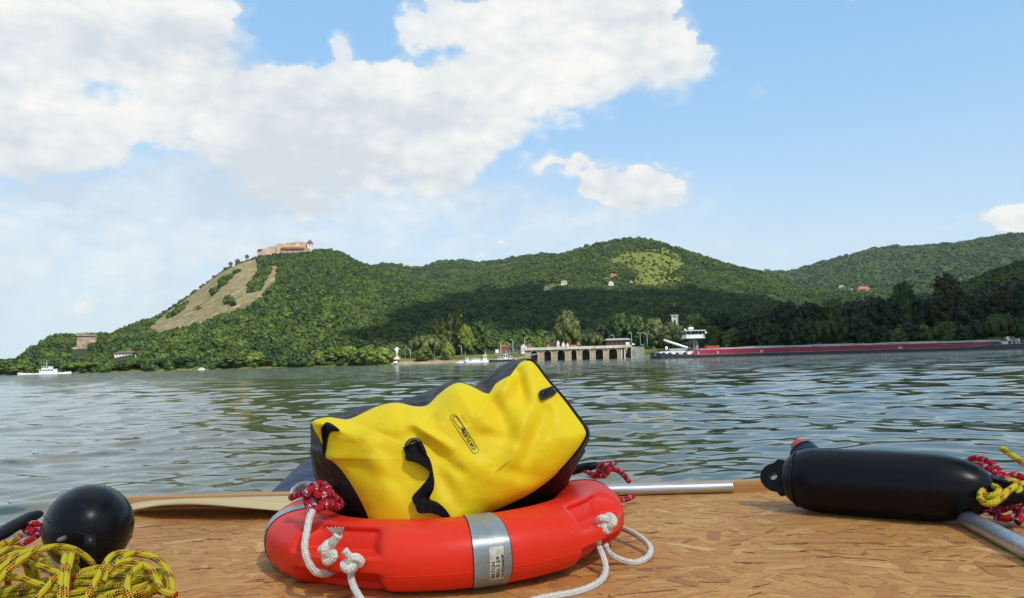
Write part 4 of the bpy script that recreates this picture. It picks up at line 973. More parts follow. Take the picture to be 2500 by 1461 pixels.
boat(1193, 1256, 884, 426, M['black'], [(1216, 1227, 1.3, 2.8, M['white'], 2), (1230, 1240, 1.3, 4.4, M['white'], 2), (1243, 1251, 1.3, 3.0, M['white'], 2)], 'black-hulled car ferry with a white cabin next to the gangway', mast=(1236, 6.4), fb_=1.15)
boat(1256, 1296, 882, 412, M['black'], [(1262, 1272, 1.0, 2.0, M['white'], 2)], 'low black pontoon beside the left end of the arcade', 'pontoon', 'pontoon', fb_=.9, rise=.1)
boat(484, 501, 898, Yof(492, -6), M['white'], [(489, 496, .6, 1.5, M['white'], 1)], 'small white boat moored in the gap between bank trees', 'boat', 'boat', fb_=.7, rise=.2, hw=1.2)

# ------------------------------------------------------------------ the long red barge
YG = 230.0
def G7(x, y, dy=0): return at(1580+x/5.319, 730+y/5.319, YG+dy)
def G8(x, y, dy=0): return at(2050+x/5.556, 730+y/5.556, YG+dy)
bg_ = empty('barge', (G8(0, 700).x, YG+5.5, 0), 'very long crimson cargo barge with grey hatch covers and a black bow', 'barge')
xs0 = G7(95, 760).x; xs1 = G7(640, 740).x; xr1 = G8(2150, 620).x; xb1 = G8(2900, 600).x
m_ = MB(); n = 60; V = []; F_ = []
for i in range(n+1):
    t = i/n; x = xs0+(xb1-xs0)*t; w_ = 5.5*min(1, (t/.02+.15)**.5 if t < .02 else 1, max(.02, ((1-t)/.14))**.55 if 1-t < .14 else 1)
    zt_ = 1.05+.75*max(0, 1-t/.09)**1.5+1.2*max(0, (t-.82)/.18)**1.5
    V += [(x, YG+5.5-w_, -1.2), (x, YG+5.5-w_, zt_), (x, YG+5.5+w_, zt_), (x, YG+5.5+w_, -1.2)]
for i in range(n): a = i*4; F_ += [(a, a+4, a+5, a+1), (a+1, a+5, a+6, a+2), (a+2, a+6, a+7, a+3)]
F_ += [(0, 1, 2, 3), (4*n+3, 4*n+2, 4*n+1, 4*n)]; m_.add(V, F_); m_.part('hull', M['black'], bg_)
ZR = 2.35
m_ = MB(); m_.prism([(xs1-1.6, YG+.02, .95), (xr1-6, YG+.02, .95), (xr1, YG+.02, ZR), (xs1, YG+.02, ZR)], (0, 11, 0)); co = m_.part('cargo_hold', M['crimson'], bg_)
m_ = MB(); m_.box(((xs1+xr1)/2-3, YG-.02, .98), (xr1-xs1-5, .1, .10)); m_.part('rubbing_strake', M['hatch'], bg_)
m_ = MB(); m_.prism([(G8(1360, 635).x, YG-.05, 2.0), (G8(1950, 655).x, YG-.05, 1.35), (G8(1950, 655).x, YG-.05, 1.27), (G8(1360, 635).x, YG-.05, 1.92)], (0, .07, 0)); m_.part('stripe', M['hatch'], bg_)
for i, (a, b) in enumerate([(G7(660, 0).x, G7(920, 0).x), (G7(925, 0).x, G7(1230, 0).x), (G7(1235, 0).x, G7(1800, 0).x), (G7(1805, 0).x, G7(2120, 0).x), (G7(2125, 0).x, G8(260, 0).x), (G8(265, 0).x, G8(620, 0).x), (G8(625, 0).x, G8(1380, 0).x), (G8(1385, 0).x, G8(1780, 0).x), (G8(1785, 0).x, G8(2170, 0).x)]):
    z0 = ZR+.02; hh = (.28, .45, .62, .55, .62, .52, .68, .55, .60)[i]; m_ = MB()
    m_.prism([(a, YG+.35, z0), (a, YG+10.6, z0), (a, YG+10.3, z0+hh*.75), (a, YG+5.5, z0+hh), (a, YG+.7, z0+hh*.75)][::-1], (b-a, 0, 0))
    m_.part('hatch_cover', M['hatch'], bg_)
for x_, y_ in ((668, 720), (920, 710), (1475, 700), (1500, 700)):
    p = G7(x_, y_); m_ = MB(); m_.box((p.x, YG-.02, 1.45), (.22, .08, .7)); m_.part('draught_mark', M['white'], bg_)
for x_ in (808, 838): p = G8(x_, 690); m_ = MB(); m_.box((p.x, YG-.02, 1.35), (.35, .08, .55)); m_.part('draught_mark', M['white'], bg_)
def gbox(x0, x1, y0, y1, dy0, dep, nm, mt_, par=None, F7=G7, lb=None):
    a, b = F7(x0, y1, dy0), F7(x1, y0, dy0); m_ = MB(); m_.span((a.x, YG+dy0, a.z), (b.x, YG+dy0+dep, b.z)); return m_.part(nm, mt_, par or bg_, label=lb)
dk = gbox(168, 500, 677, 735, 1.0, 8.5, 'deckhouse', M['white'])
gbox(296, 520, 642, 677, 2.5, 4, 'engine_casing', M['steel'])
for x in (195, 278, 372, 466): gbox(x, x+38, 696, 724, .93, .2, 'window', M['glass'], dk)
gbox(425, 455, 684, 726, .9, .2, 'door', M['cream'], dk)
gbox(525, 610, 682, 738, 1.2, 7, 'fore_house', M['white'])
gbox(640, 662, 555, 690, 3, 2, 'lift_column', M['steel']); gbox(612, 640, 520, 690, 3.4, 1.6, 'lift_column', M['steel'])
wh = gbox(512, 748, 460, 515, 1.5, 6.5, 'wheelhouse', M['white'])
m_ = MB(); m_.prism([G7(505, 418, 1.2), G7(520, 460, 1.7), G7(742, 456, 1.7), G7(755, 412, 1.2)][::-1], (0, 6, 0)); m_.part('glazing', M['glass'], wh)
m_ = MB(); m_.prism([G7(498, 420, .8), G7(498, 411, .8), G7(762, 402, .8), G7(762, 412, .8)][::-1], (0, 7.4, 0)); m_.part('roof', M['white'], wh)
for x in (506, 560, 574, 634, 668, 718, 750): m_ = MB(); m_.cyl(G7(x-4, 416, 1.1), G7(x+2, 460, 1.6), .07, 5); m_.part('window_post', M['white'], wh)
gbox(545, 598, 368, 398, 3, 2, 'radar_cabin', M['white'], wh)
m_ = MB(); m_.tube(catmull([G7(530, 400, 3), G7(548, 362, 3), G7(572, 348, 3), G7(600, 368, 3), G7(615, 405, 3)], 5), .06, 6); m_.part('radar_arch', M['steel'], wh)
for (x, y) in ((492, 405), (762, 440)): m_ = MB(); m_.lathe([(.05, -.35), (.3, -.2), (.36, 0), (.3, .2), (.05, .35)], Matrix.Translation(G7(x, y, 1)), 10); m_.part('lamp', M['white'], wh, True)
m_ = MB()
for (a, b) in (((520, 610), (590, 520)), ((500, 590), (575, 520)), ((545, 610), (605, 540))): m_.cyl(G7(*a, 4), G7(*b, 4), .06, 5)
for i in range(7): m_.cyl(G7(508+i*11, 595-i*12, 4), G7(526+i*11, 602-i*12, 4), .05, 5)
m_.part('ladder', M['steel'], bg_)
m_ = MB(); m_.tube([G7(525, 637, 3), G7(215, 535, 3)], [.36, .30], 10); m_.part('crane_boom', M['white'], bg_, True)
m_ = MB(); m_.cyl(G7(522, 735, 3), G7(516, 640, 3), .4, 10); m_.part('crane_post', M['black'], bg_)
m_ = MB(); m_.tube([G7(470, 640, 3), G7(478, 655, 3), G7(468, 678, 3)], .15, 6); m_.tube([G7(530, 635, 3), G7(560, 625, 3), G7(572, 660, 3), G7(560, 690, 3)], .05, 6); m_.part('winch', M['steel'], bg_)
m_ = MB(); m_.lathe([(.25, -.55), (.38, -.3), (.40, 0), (.30, .28), (.05, .38)], Matrix.Translation(G7(249, 634, 3)), 12); m_.cyl(G7(249, 640, 3), G7(249, 680, 3), .08, 6); m_.part('satellite_dome', M['white'], bg_, True)
m_ = MB(); m_.tube([G7(48, 655, 5), G7(88, 620, 5), G7(135, 705, 5)], .06, 6); m_.part('anchor_davit', M['steel'], bg_)
gbox(96, 118, 723, 737, -.12+1.0, .3, 'anchor', M['steel'])
m_ = MB(); a = G7(752, 655, 2.5); b = G7(955, 648, 2.5); hull(m_, a.x, b.x, YG+4, 1.0, ZR+.35, ZR+1.1, rise=.15); m_.part('tender', M['redpaint'], bg_)
m_ = MB(); m_.span((a.x+1, YG+3.4, ZR+1.2), (b.x-3.5, YG+4.6, ZR+1.75)); m_.part('tender_cover', M['black'], bg_)
m_ = MB(); m_.lathe([(.3, 0), (.12, .5), (.04, 1.5)], Matrix.Translation((G7(1032, 640, 2).x, YG+2, ZR)), 8); m_.part('mast', M['hatch'], bg_)
# bow gear
fh = gbox(2198, 2282, 574, 614, 1.5, 7, 'forward_house', M['white'], None, G8)
sg = gbox(2288, 2442, 538, 568, 1.2, .4, 'name_board', M['white'], None, G8)
for i in range(8):
    x = 2322+i*11; gbox(x, x+7, 546+(i % 2), 558, 1.1, .12, 'lettering', M['blackpaint'], sg, G8)
for x in (2335, 2392, 2436): gbox(x, x+9, 566, 606, 1.5, .3, 'board_leg', M['white'], None, G8)
gbox(2300, 2420, 570, 585, 2.5, 3, 'windlass', M['steel'], None, G8)
gbox(2400, 2700, 560, 572, 3, .2, 'bow_rail', M['white'], None, G8)
m_ = MB(); m_.lathe([(.2, -.3), (.38, -.1), (.40, .2), (.28, .5), (.05, .6)], Matrix.Translation(G8(2279, 540, 2)), 12); m_.cyl(G8(2279, 548, 2), G8(2279, 580, 2), .12, 6); m_.part('satellite_dome', M['white'], bg_, True)
m_ = MB(); m_.tube([G8(2150, 575, 2), G8(2205, 566, 2), G8(2240, 548, 2), G8(2262, 546, 2)], .08, 6); m_.part('cable_duct', M['steel'], bg_)
# white floating marks and a bird
m_ = MB(); V_ = Vector; p = at(1645.5, 445, 140)
for sx in (-1, 1): m_.add([p, p+V_((sx*.16, .03, .07)), p+V_((sx*.34, .0, .03)), p+V_((sx*.15, .10, .05)), p+V_((0, .12, 0))], [(0, 1, 3, 4), (1, 2, 3)] if sx > 0 else [(4, 3, 1, 0), (3, 2, 1)])
m_.tube([p+V_((0, -.14, 0)), p+V_((0, -.05, -.01)), p+V_((0, .1, 0)), p+V_((0, .22, .01))], [.01, .045, .04, .01], 8)
m_.top('bird', M['black'], 'tiny dark bird flying above the small cumulus cloud', 'bird')
# ------------------------------------------------------------------ foreground materials
def osb_mat():
    Mt = bpy.data.materials.new('strand_board'); Mt.use_nodes = True; t = NT(Mt.node_tree); b = t.n['Principled BSDF']
    uv = t.add('ShaderNodeTexCoord').outputs['UV']; tone = t.add('ShaderNodeAttribute', attribute_name='tone').outputs['Fac']
    pos = t.add('ShaderNodeTexCoord').outputs['Object']
    gr = t.noise(t.vmath('MULTIPLY', uv, (9, 130, 1)), 1.0, 5, .65); fine = t.noise(t.vmath('MULTIPLY', uv, (30, 600, 1)), 1.0, 3, .6)
    c = t.ramp(tone, [(0.0, (.20, .068, .015)), (.12, (.40, .155, .036)), (.4, (.565, .255, .066)), (.7, (.66, .345, .100)), (1.0, (.76, .48, .18))])
    c = t.mix(t.ss(gr, .38, .70, 0, .50), c, (.36, .155, .045)); c = t.mix(t.ss(fine, .55, .75, 0, .35), c, (.25, .10, .03))
    big = t.noise(pos, 2.2, 4, .6); c = t.mix(t.ss(big, .42, .68, 0, .55), c, (.44, .185, .060)); c = t.mix(t.ss(t.noise(t.vmath('ADD', pos, (4, 1, 0)), 1.1, 3, .5), .48, .68, 0, .45), c, (.36, .14, .05))
    crack = t.noise(t.vmath('MULTIPLY', pos, (14, 80, 1)), 1.0, 6, .72); c = t.mix(t.ss(crack, .635, .68, 0, .85), c, (.11, .035, .012))
    t.l.new(c, b.inputs['Base Color']); b.inputs['Roughness'].default_value = .62; b.inputs['Specular IOR Level'].default_value = .3
    bn = t.add('ShaderNodeBump'); bn.inputs['Distance'].default_value = .0012; t.l.new(t.math('ADD', t.math('MULTIPLY', crack, -1.0), t.math('MULTIPLY', gr, .5)), bn.inputs['Height']); t.l.new(bn.outputs[0], b.inputs['Normal'])
    return Mt
OSB = osb_mat()
PINE = mat('pine_batten', (.56, .31, .12), .65, col2=(.44, .20, .065), scale=4, detail=6, aniso=(1, 14, 14), bump=.0006)
PLY = mat('pale_plywood', (.66, .50, .23), .6, col2=(.57, .41, .17), scale=3, detail=6, aniso=(1, 8, 8))
RUB = mat('black_fender_vinyl', (.006, .0065, .008), .30, col2=(.012, .0125, .014), scale=9, detail=6, bump=.0004, bscale=30, spec=.16, lo=.45, hi=.7)
ALU = mat('brushed_aluminium', (.62, .63, .65), .38, metal=.85, col2=(.50, .51, .53), scale=6, detail=5, aniso=(1, 30, 30))
PVCB = mat('blue_grey_pvc', (.022, .036, .085), .5, col2=(.018, .028, .065), scale=6, bump=.0004, spec=.2)
PVCR = mat('red_pvc', (.60, .05, .035), .45, col2=(.5, .04, .03), scale=6)
def buoy_mat():
    Mt = bpy.data.materials.new('orange_red_buoy_plastic'); Mt.use_nodes = True; t = NT(Mt.node_tree); b = t.n['Principled BSDF']
    pos = t.add('ShaderNodeTexCoord').outputs['Object']
    c = t.mix(t.ss(t.noise(pos, 5, 5, .6), .35, .7), (.84, .032, .010), (.76, .026, .009))
    c = t.mix(t.ss(t.noise(t.vmath('MULTIPLY', pos, (1, 1, 2.2)), 34, 5, .65), .62, .76, 0, .40), c, (.82, .14, .07))
    c = t.mix(t.ss(t.noise(pos, 160, 2, .5), .79, .82, 0, .6), c, (.80, .35, .22))
    c = t.mix(t.ss(t.noise(t.vmath('ADD', pos, (3, 3, 3)), 90, 3, .6), .75, .79, 0, .4), c, (.40, .02, .008))
    t.l.new(c, b.inputs['Base Color']); t.l.new(t.ss(t.noise(pos, 12, 5, .6), .3, .7, .34, .52), b.inputs['Roughness'])
    b.inputs['Specular IOR Level'].default_value = .28
    bn = t.add('ShaderNodeBump'); bn.inputs['Distance'].default_value = .0007; t.l.new(t.noise(pos, 26, 4, .6), bn.inputs['Height']); t.l.new(bn.outputs[0], b.inputs['Normal'])
    return Mt
BUOY = buoy_mat()
TAPE = mat('reflective_tape', (.34, .38, .40), .32, metal=.35, col2=(.24, .27, .27), scale=14, detail=5, bump=.0005, bscale=70)
TEDGE = mat('dark_tape_edge', (.05, .012, .012), .6)
LABEL = mat('worn_white_label', (.66, .64, .55), .5, col2=(.42, .36, .26), scale=45, detail=4)
INK = mat('black_ink', (.012, .010, .009), .6)
def rope_mat(name, kind):
    Mt = bpy.data.materials.new(name); Mt.use_nodes = True; t = NT(Mt.node_tree); b = t.n['Principled BSDF']
    uv = t.add('ShaderNodeTexCoord').outputs['UV']; sp_ = t.add('ShaderNodeSeparateXYZ'); t.l.new(uv, sp_.inputs[0]); u, v = sp_.outputs[0], sp_.outputs[1]
    k = 260.0
    A = t.math('ADD', t.math('MULTIPLY', u, k), t.math('MULTIPLY', v, 8.0)); B = t.math('SUBTRACT', t.math('MULTIPLY', u, k), t.math('MULTIPLY', v, 8.0))
    fa, fb_ = t.math('FLOORED_MODULO', t.math('FLOOR', A), 2.0), t.math('FLOORED_MODULO', t.math('FLOOR', B), 2.0)
    par = t.math('FLOORED_MODULO', t.math('ADD', fa, fb_), 2.0)
    par2 = t.math('FLOORED_MODULO', t.math('FLOOR', t.math('MULTIPLY', t.math('ADD', A, B), .25)), 2.0)
    if kind == 'y':
        band = t.math('LESS_THAN', t.math('FRACT', t.math('ADD', t.math('MULTIPLY', u, 24.0), t.math('MULTIPLY', v, 1.0))), .40)
        chk = t.mix(par2, (.48, .045, .012), (.015, .012, .02)); chk = t.mix(t.math('MULTIPLY', par, .85), chk, (.62, .48, .03))
        c = t.mix(band, (.60, .49, .024), chk)
    elif kind == 'r':
        band = t.math('LESS_THAN', t.math('FRACT', t.math('ADD', t.math('MULTIPLY', u, 40.0), t.math('MULTIPLY', v, 1.0))), .34)
        chk = t.mix(t.math('MULTIPLY', par, t.math('SUBTRACT', 1.0, par2)), (.12, .006, .05), (.75, .55, .52)); c = t.mix(band, (.46, .010, .022), chk)
    else:
        c = t.mix(t.ss(t.noise(uv, 40, 3), .35, .7), (.80, .77, .70), (.62, .57, .48))
        c = t.mix(t.math('MULTIPLY', t.math('LESS_THAN', t.math('ABSOLUTE', t.math('SUBTRACT', t.math('FRACT', t.math('ADD', t.math('MULTIPLY', u, 60.0), t.math('MULTIPLY', v, 4))), .5)), .06), t.math('MULTIPLY', par, .6)), c, (.25, .27, .30))
    t.l.new(c, b.inputs['Base Color']); b.inputs['Roughness'].default_value = .75; b.inputs['Specular IOR Level'].default_value = .2
    hA = t.math('MULTIPLY', t.math('SINE', t.math('MULTIPLY', A, math.pi)), t.math('SINE', t.math('MULTIPLY', B, math.pi)))
    bn = t.add('ShaderNodeBump'); bn.inputs['Distance'].default_value = .0008; t.l.new(hA, bn.inputs['Height']); t.l.new(bn.outputs[0], b.inputs['Normal'])
    return Mt
ROY, ROR, ROW = rope_mat('yellow_braided_rope', 'y'), rope_mat('red_braided_rope', 'r'), rope_mat('white_braided_cord', 'w')
braid = lambda L, v: 1+.10*math.cos(2*math.pi*(2*v+L/.034))*math.cos(2*math.pi*(2*v-L/.034))
def pts(lst, Y=None): return [at(p[0], p[1], p[2] if len(p) > 2 else Y) for p in lst]
def resamp(P, step):
    P = [Vector(p) for p in P]; out_ = [P[0]]; acc = 0
    for a, b in zip(P, P[1:]):
        L = (b-a).length; d = step-acc
        while d < L: out_.append(a.lerp(b, d/L)); d += step
        acc = (acc+L) % step
    out_.append(P[-1]); return out_
def rope(m_, P, r, n=12, step=.004, pr=None): m_.tube(resamp(catmull(P, 10), step), r, n, prof=pr)
def settle(P, r):      # keep rope on or above the deck
    return [Vector((p.x, p.y, max(p.z, DZ+r+.001))) if -1.16 < p.x and p.y < 2.22 else p for p in P]

# ------------------------------------------------------------------ raft
raft = empty('raft', (0, 1.2, 0), 'wooden raft deck of orange-brown strand board with pine edge battens', 'raft')
rs = random.Random(21)
XA, XB, YA, YBk = -1.17, 2.3, -1.2, 2.235
m_ = MB(); m_.add([(XA, YA, DZ), (XB, YA, DZ), (XB, YBk, DZ), (XA, YBk, DZ), (XA, YA, DZ-.018), (XB, YA, DZ-.018), (XB, YBk, DZ-.018), (XA, YBk, DZ-.018)],
 [(0,1,2,3),(7,6,5,4),(0,4,5,1),(1,5,6,2),(2,6,7,3),(3,7,4,0)], [[(XA, YA), (XB, YA), (XB, YBk), (XA, YBk)]]+[[(0, 0)]*4]*5, att=.5)
def strand(x, y, L, w, a, z, tone):
    n = 4; top, bot = [], []
    for i in range(n+1):
        s = -L/2+L*i/n; e = w/2*(1 if 0 < i < n else .75+.2*rs.random())
        top.append((s+(rs.random()-.5)*.006*(i in (0, n)), e+(rs.random()-.5)*w*.18)); bot.append((s+(rs.random()-.5)*.012*(i in (0, n)), -e+(rs.random()-.5)*w*.18))
    loc = bot+top[::-1]; ca_, sa_ = math.cos(a), math.sin(a); P = []
    for (u, v) in loc:
        X, Y = x+u*ca_-v*sa_, y+u*sa_+v*ca_
        P.append((min(max(X, XA), XB), min(max(Y, YA), YBk), z))
    ou, ov = rs.random()*20, rs.random()*20
    m_.add(P, [tuple(range(len(P)))], [[(u+ou, v+ov) for u, v in loc]], att=tone)
zz = DZ+.0001
for i in range(6500):
    near = rs.random() < .86
    x = rs.uniform(XA, 1.9); y = rs.uniform(1.05, YBk) if near else rs.uniform(YA, 1.1)
    a = rs.gauss(0, .55) if rs.random() < .62 else rs.uniform(-1.57, 1.57)
    L = rs.uniform(.05, .13); w = rs.uniform(.006, .029)
    tn = min(1, max(.02, rs.gauss(.56, .13))); 
    if rs.random() < .03: tn = rs.uniform(0.0, .14); w *= .5
    strand(x, y, L, w, a, zz+i*1.1e-7, tn)
for i in range(340):        # dark splinter gaps
    strand(rs.uniform(XA+.05, 1.8), rs.uniform(1.1, 2.18), rs.uniform(.012, .05), rs.uniform(.0012, .005), rs.gauss(0, .45), zz+.0013, .001)
for i in range(90):
    strand(rs.uniform(XA+.05, 1.8), rs.uniform(1.1, 2.18), rs.uniform(.05, .11), rs.uniform(.022, .038), rs.uniform(-1.5, 1.5), zz+.0009+i*1e-6, rs.choice((.18, .24, .30, .85, .95)))
for i in range(70):
    x0_, y0_, a0_ = rs.uniform(XA+.05, 1.8), rs.uniform(1.15, 2.18), rs.gauss(0, .35)
    for j in range(rs.randint(2, 4)): strand(x0_+.02*j*math.cos(a0_), y0_+.02*j*math.sin(a0_), rs.uniform(.018, .05), rs.uniform(.0014, .0040), a0_+rs.gauss(0, .3), zz+.0014+j*2e-6, .001)
deck = m_.part('deck_board', OSB, raft)
# faint printed stamp on the board
m_ = MB()
for i in range(30):
    if i in (12, 13, 21): continue
    x = 1462+i*6.4; p = onz(x, 1392-.04*(x-1460), DZ+.0022); h = .0035+.003*rs.random(); w = .0006+.0008*rs.random()
    m_.add([p+Vector((-w, -h, 0)), p+Vector((w, -h, 0)), p+Vector((w+.001, h, 0)), p+Vector((-w, h*.6, 0))], [(0, 1, 2, 3)])
m_.part('printed_stamp', mat('faded_brown_ink', (.34, .16, .05), .8), raft)
def batten(x0, x1, y0, y1, z0, z1):
    m_ = MB(); m_.span((x0, y0, z0), (x1, y1, z1)); me = m_.mesh('batten', PINE); bm = bmesh.new(); bm.from_mesh(me)
    bmesh.ops.bevel(bm, geom=bm.edges[:], offset=.0025, segments=2, affect='EDGES'); bm.to_mesh(me); bm.free(); child('batten', me, raft)
batten(-1.12, -.55, 2.237, 2.285, DZ-.02, DZ+.030)
batten(-.548, 2.3, 2.239, 2.287, DZ-.02, DZ+.028)
batten(XA-.028, XA-.001, 1.96, 2.26, DZ-.03, DZ+.012)
batten(XA, 2.3, -1.1, -1.05, DZ-.09, DZ-.02); batten(XA, 2.3, 1.9, 1.95, DZ-.09, DZ-.02)
def pontoon(path, radii, tip, cr=1.0):
    m_ = MB(); P = catmull(path, 8); R = np.interp(np.linspace(0, 1, len(P)), np.linspace(0, 1, len(radii)), radii); m_.tube(P, list(R), 28)
    po = m_.part('pontoon', PVCB, raft, True)
    d = (P[-1]-P[-2]).normalized(); Mx = Matrix.Translation(P[-1])@d.to_track_quat('Z', 'Y').to_matrix().to_4x4(); r = radii[-1]
    m_ = MB(); m_.lathe([(r*1.03, -.035), (r*1.05, -.015), (r*1.05, 0), (r*1.0, .004)], Mx, 28); m_.part('seam_band', RUB, po, True)
    m_ = MB(); m_.lathe([(r*1.0, .002), (r*cr, .006)] if cr < 1 else [(r*.99, .001), (r*.985, .0015)], Mx, 28); r = r*cr; m_.lathe([(r*.98, .002), (r*.93, tip*.4), (r*.72, tip*.75), (r*.35, tip*.95), (.002, tip)], Mx, 28); m_.part('nose_cap', PVCR, po, True)
pontoon([(-.62, -1.0, .20), (-.62, 1.2, .20), (-.60, 1.9, .22), (-.645, 2.35, .315), (-.70, 2.72, .395), (-.742, 2.92, .435)], [.19, .19, .19, .172, .112, .066], .06)
pontoon([(1.1, -1.0, .20), (1.1, 1.2, .20), (1.10, 1.9, .22), (1.09, 2.35, .32), (1.03, 2.60, .40), (.995, 2.74, .496)], [.19, .19, .18, .13, .072, .046], .050, .72)

# curled sheet of thin plywood on the deck edge
NU, NV = 60, 8; V = []
fr = [(308,1247,2.16),(340,1240,2.10),(400,1231,2.05),(460,1228.5,2.03),(520,1231,2.02),(580,1236,2.01),(640,1241,2.01),(700,1246,2.02),(800,1252,2.03)]
bk_ = [(330,1228,2.225),(380,1222,2.225),(440,1220,2.225),(500,1218,2.225),(560,1215,2.225),(620,1213,2.225),(680,1211.5,2.225),(730,1210,2.225),(820,1208,2.225)]
f_, b_ = catmull(pts(fr), 8), catmull(pts(bk_), 8); m_ = MB(); NN = len(f_)
for off_ in (0, -.003):
    for j in range(NV+1):
        for i in range(NN):
            p = f_[i].lerp(b_[i], j/NV); p = p+Vector((0, 0, off_+.006*math.sin(math.pi*j/NV))); p.z = max(p.z, DZ+.003+off_); V.append(p)
F_ = []; q = NN*(NV+1)
for j in range(NV):
    for i in range(NN-1): a = j*NN+i; F_ += [(a, a+1, a+NN+1, a+NN), (q+a+NN, q+a+NN+1, q+a+1, q+a)]
for i in range(NN-1): F_ += [(q+i, q+i+1, i+1, i), (NV*NN+i, NV*NN+i+1, q+NV*NN+i+1, q+NV*NN+i)]
for j in range(NV): F_ += [(j*NN, (j+1)*NN, q+(j+1)*NN, q+j*NN), (j*NN+NN-1, q+j*NN+NN-1, q+(j+1)*NN+NN-1, (j+1)*NN+NN-1)]
m_.add(V, F_); m_.top('plywood_sheet', PLY, 'thin pale curled plywood sheet lying along the far deck edge', 'sheet', smooth=True, angle=40)

# aluminium poles
def pole(A, B, r, label):
    m_ = MB(); ax_ = (B-A).normalized(); n = 32; s_ = ax_.orthogonal().normalized(); t_ = ax_.cross(s_)
    V = []; 
    for (P, rr_) in ((A, r), (B-ax_*.002, r), (B, r-.0015), (B, r-.004), (B-ax_*.05, r-.004)):
        for k in range(n): a = 2*math.pi*k/n; V.append(P+s_*math.cos(a)*rr_+t_*math.sin(a)*rr_)
    F_ = [(i*n+k, i*n+(k+1) % n, (i+1)*n+(k+1) % n, (i+1)*n+k) for i in range(4) for k in range(n)]
    F_.append(tuple(k for k in range(n))[::-1]); m_.add(V, F_); m_.top('aluminium_pole', ALU, label, 'pole', smooth=True, angle=35)
zr = DZ+.017
A = onz(1230, 1204, zr); B = onz(1788, 1189, zr); pole(A, B, .0160, 'straight silver pole lying on the far deck edge behind the lifebuoy')
A = onz(2800, 1493, DZ+.019); B = onz(2352, 1262, DZ+.019); pole(A, B, .0182, 'silver pole running under the big black fender to the right edge')

# ------------------------------------------------------------------ lifebuoy
BC = Vector((-.147, 1.664, DZ+.060)); BR, BA, BB = .2885, .078, .057
TILT = Matrix.Rotation(rad(-1.6), 3, 'Y')
PK = [rad(-118.5), rad(-28.5), rad(61.5), rad(151.5)]
def sm(x): x = np.clip(x, 0, 1); return x*x*(3-2*x)
def buoy_pt(ph, th_, off=0.0):
    ph, th_ = np.asarray(ph, float), np.asarray(th_, float)
    e = 0.86; c_, s_ = np.cos(th_), np.sin(th_)
    xr = BA*np.sign(c_)*np.abs(c_)**e; zz_ = BB*np.sign(s_)*np.abs(s_)**e
    f = np.zeros(np.broadcast(ph, th_).shape)
    for pk in PK:
        d = np.abs((ph-pk+math.pi) % (2*math.pi)-math.pi); w_ = 1-sm((d-rad(9.5))/rad(7.5))
        a = np.abs(th_); up_m = sm((a-rad(9))/rad(5))*(1-sm((a-rad(52))/rad(34)))
        f = np.maximum(f, w_*up_m)
    xr = xr*(1-.62*f)+off*c_; zz_ = zz_*(1-.12*f)+off*s_
    R = BR+xr; P = np.stack([R*np.cos(ph), R*np.sin(ph), zz_], -1)
    return P@np.array(TILT).T+np.array(BC)
def bgrid(p0, p1, npn, t0, t1, ntn, off, closed_t=True):
    ph = np.linspace(p0, p1, npn); tt = np.linspace(t0, t1, ntn); PH_, T_ = np.meshgrid(ph, tt, indexing='ij')
    V = buoy_pt(PH_, T_, off).reshape(-1, 3); i0 = (np.arange(npn-1)[:, None]*ntn+np.arange(ntn-1)[None, :]).ravel()
    return V, np.stack([i0, i0+ntn, i0+ntn+1, i0+1], -1)
buoy = empty('lifebuoy', (BC.x, BC.y, DZ), 'orange-red ring lifebuoy with silver tape bands and white grab rope, lying on the deck', 'lifebuoy')
V, F_ = bgrid(-math.pi, math.pi, 721, -math.pi, math.pi, 181, 0); child('ring', npmesh('ring', V, F_, BUOY), buoy)
bandphi = [rad(-73.5), rad(16.5), rad(106.5), rad(-163.5)]
for k, bp in enumerate(bandphi):
    V, F_ = bgrid(bp-rad(5.0), bp+rad(5.0), 13, -math.pi, math.pi, 121, .0016); V2_, F2_ = bgrid(bp-rad(5.28), bp+rad(5.28), 13, -math.pi, math.pi, 121, .0009)
    me = npmesh('reflective_tape', np.concatenate([V, V2_]), np.concatenate([F_, F2_+len(V)]), [TAPE, TEDGE])
    me.polygons.foreach_set('material_index', [0]*len(F_)+[1]*len(F2_)); tp = child('reflective_tape', me, buoy)
    if k == 0:
        tp['label'] = 'front tape band carrying the batch sticker'
        lp, l0, l1 = rad(-72.5), rad(17), rad(-33)
        V, F_ = bgrid(lp-rad(1.95), lp+rad(1.95), 9, l0, l1, 25, .0022); lb_ = child('sticker', npmesh('sticker', V, F_[:, ::-1], LABEL), tp)
        def text_mesh(body, size=1.0, bold=0.0):
            cu = bpy.data.curves.new('t', 'FONT'); cu.body = body; cu.size = size; cu.offset = bold; cu.align_x = 'LEFT'; cu.resolution_u = 3
            o = bpy.data.objects.new('t', cu); COL.objects.link(o); dg = bpy.context.evaluated_depsgraph_get(); me = bpy.data.meshes.new_from_object(o.evaluated_get(dg))
            bpy.data.objects.remove(o); bpy.data.curves.remove(cu); return me
        for li, (txt, h, ln) in enumerate((('BATCH', .0061, .030), ('05/11 3 29', .0058, .036), ('N14350680P', .0050, .038))):
            me = text_mesh(txt, 1.0, .03); n = len(me.vertices); co = np.zeros(n*3); me.vertices.foreach_get('co', co); co = co.reshape(-1, 3)
            W_ = co[:, 0].max(); u = (co[:, 0]/W_)*ln; v = co[:, 1]/.72*h
            phs = lp+(-.0088+li*.0083-v+.0045)/.377; ths = l1+rad(5)+u/.066
            V = buoy_pt(phs, ths, .0027); me.vertices.foreach_set('co', V.astype(np.float32).ravel()); me.materials.append(INK); me.update()
            child('lettering', me, lb_)
